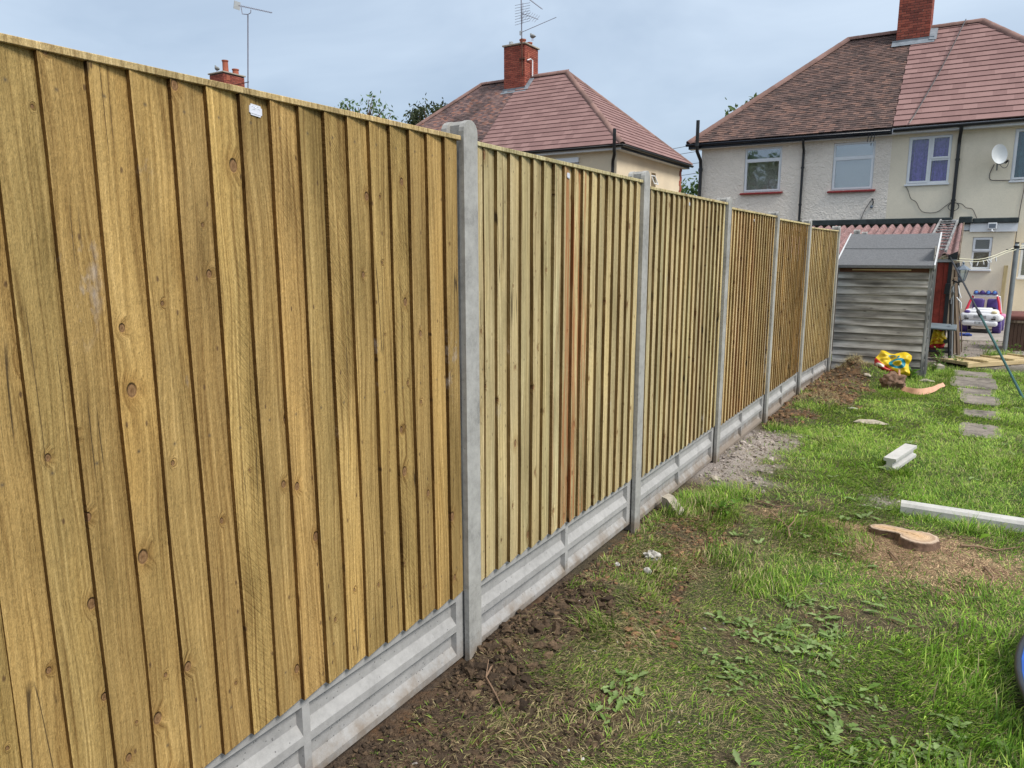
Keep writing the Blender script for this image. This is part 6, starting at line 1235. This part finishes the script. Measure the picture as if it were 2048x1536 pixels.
for k in range(22): rosette(g.uniform(.45, 1.4), g.uniform(2.0, 3.3), int(g.integers(2, 5)), g.uniform(.04, .07))
for k in range(60): rosette(g.uniform(.5, 2.6), g.uniform(2.6, 9), int(g.integers(2, 5)), g.uniform(.04, .08))
V_, Q_, C_ = leaves(sp_, g); put(bpy.data.objects.new('broadleaf_weeds', np_mesh('broadleaf_weeds', V_, Q_, None, 'leaf_green', C_, True)), None, 'trodden broad leaved weeds spread through the near lawn', 'weeds', kind='stuff')
def weed_plant(x, y, n, h, spread, label, L=.08, lob=.3, cat='plant', bright=1.0):
    p = thing('weed_plant', label, cat, (x, y, gzf(x, y))); s = []; stem = B(); gg = np.random.default_rng(int(abs(x * 1000 + y * 77)))
    for k in range(max(3, n // 7)):
        a = gg.uniform(0, 6.28); tp = Vector((math.cos(a) * spread * gg.random(), math.sin(a) * spread * gg.random(), h * gg.uniform(.6, 1))); stem.tube([(0, 0, -.02), tp * .5 + Vector((0, 0, .02)), tp], [.004, .003, .0015], 5)
        for j in range(7): f = gg.uniform(.2, 1); q = tp * f; s.append((q.x, q.y, q.z, gg.uniform(0, 6.28), gg.uniform(-.1, .8), L * gg.uniform(.6, 1.2), L * .45, lob, np.array([.10, .20, .03]) * gg.uniform(.7, 1.5) * bright))
    stem.build('stem', 'prop_green' if False else 'twig_brown', p); V_, Q_, C_ = leaves(s, gg); put(bpy.data.objects.new('foliage', np_mesh('foliage', V_, Q_, None, 'leaf_green', C_, True)), p)
weed_plant(0.43, 2.42, 28, .13, .10, 'bright leafy weed beside bare soil near the second fence post', .07, 1.0)
weed_plant(1.52, 11.35, 40, .28, .22, 'leafy weed at the right corner of the shed, left one', .07); weed_plant(1.72, 11.75, 35, .22, .2, 'leafy weed beside the lying fence panel', .07); weed_plant(1.42, 10.75, 35, .2, .2, 'low weed at the foot of the shed corner posts', .06); weed_plant(1.5, 12.0, 30, .3, .15, 'tall weed behind the shed by the workbench', .07); weed_plant(2.15, 13.7, 35, .28, .22, 'yellow green weed left of the washing line post', .06, bright=1.4); weed_plant(2.62, 14.45, 35, .2, .25, 'weedy growth in front of the brown chest', .07); weed_plant(1.16, 9.72, 25, .18, .15, 'dock leaf clump at the front of the shed by the sack', .12)
V_, Q_, C_ = leaves([(1.93, 2.83, gzf(1.95, 2.84) + .03, 0.3, .5, .065, .055, .2, np.array([.16, .30, .02]))], g); put(bpy.data.objects.new('fallen_leaf', np_mesh('fallen_leaf', V_, Q_, None, 'leaf_green', C_, True)), None, 'single bright green leaf standing on the wood chips', 'leaf')

# ------------------------------------------------------------------ trees
def tree(loc, H, cr_, label, seed, nl=2600, ls=.16, cols=((.045, .10, .025), (.12, .19, .06)), sq=(1, 1, .9), clumps=46):
    rd = random.Random(seed); gg = np.random.default_rng(seed); t = thing('tree', label, 'tree', loc); b = B(); hub = Vector((0, 0, H - cr_ * sq[2])); b.tube([(0, 0, -.3), (rd.uniform(-.1, .1), 0, H * .3), hub * .8, hub], [H * .025, H * .018, H * .013, H * .008], 8); ends = []
    for k in range(clumps):
        d = Vector((rd.gauss(0, 1), rd.gauss(0, 1), rd.gauss(.25, 1))).normalized(); r_ = cr_ * rd.uniform(.45, 1.0) ** .6; e = hub + Vector((d.x * r_ * sq[0], d.y * r_ * sq[1], d.z * r_ * sq[2])); ends.append(e); s_ = hub * rd.uniform(.7, 1.0); b.tube([s_, s_.lerp(e, .5) + Vector((0, 0, -.05 * cr_)), e], [H * .006, H * .004, H * .0015], 5)
    b.build('trunk', 'bark', t); E_ = np.array([e[:] for e in ends]); n = nl; c = E_[gg.integers(0, len(E_), n)] + gg.normal(0, cr_ * .13, (n, 3)); a = gg.normal(0, 1, (n, 3)); a /= np.linalg.norm(a, axis=1)[:, None]; q = gg.normal(0, 1, (n, 3)); q -= a * (a * q).sum(1)[:, None]; q /= np.linalg.norm(q, axis=1)[:, None]
    s_ = ls * gg.uniform(.6, 1.3, (n, 1)); V = np.stack([c - a * s_, c + q * s_ * .45, c + a * s_, c - q * s_ * .45], 1).reshape(-1, 3); tt = gg.random((n, 1)); C_ = np.repeat(np.array(cols[0]) * (1 - tt) + np.array(cols[1]) * tt, 4, 0)
    put(bpy.data.objects.new('crown', np_mesh('crown', V, np.arange(n * 4).reshape(-1, 4), None, 'leaf_green', C_)), t)
tree((-33.0, 35.5, -.5), 12.3, 1.9, 'light green tree top left of the middle house', 3, 560, .15, ((.05, .11, .03), (.17, .25, .10)), (1.05, 1, 1.0), 40)
tree((-25.9, 33.5, -.5), 10.75, 1.9, 'dark olive tree against the left hip of the middle house', 4, 2200, .14, ((.03, .045, .02), (.08, .10, .045)), (1.1, 1, .8), 40)
tree((-6.9, 33.6, -.5), 9.0, 1.6, 'tree just peeping over the brown roof of the right house', 5, 1800, .14, ((.04, .09, .02), (.13, .18, .05)))
tree((-10.4, 36, -.5), 5.9, 2.0, 'low bushy tree in the gap between the two houses', 6, 1800, .14)
tree((-12.6, -15, -.4), 9.3, 3.2, 'broad garden tree behind the camera, mirrored in the bedroom window', 8, 5000, .2, ((.04, .09, .02), (.10, .17, .05)), (1.2, 1, .9), 70)

# ------------------------------------------------------------------ put each thing's empty at its base
bpy.context.view_layer.update()
for o in list(COL.objects):
    if o.type == 'EMPTY' and o.parent is None and o.location.length < 1e-6:
        pts = [c.matrix_world @ Vector(q) for c in o.children if c.type == 'MESH' for q in c.bound_box]
        lo = Vector([min(p[i] for p in pts) for i in range(3)]); hi = Vector([max(p[i] for p in pts) for i in range(3)]); base = Vector(((lo.x + hi.x) / 2, (lo.y + hi.y) / 2, lo.z))
        o.location = base
        for c in o.children: c.location = c.location - base
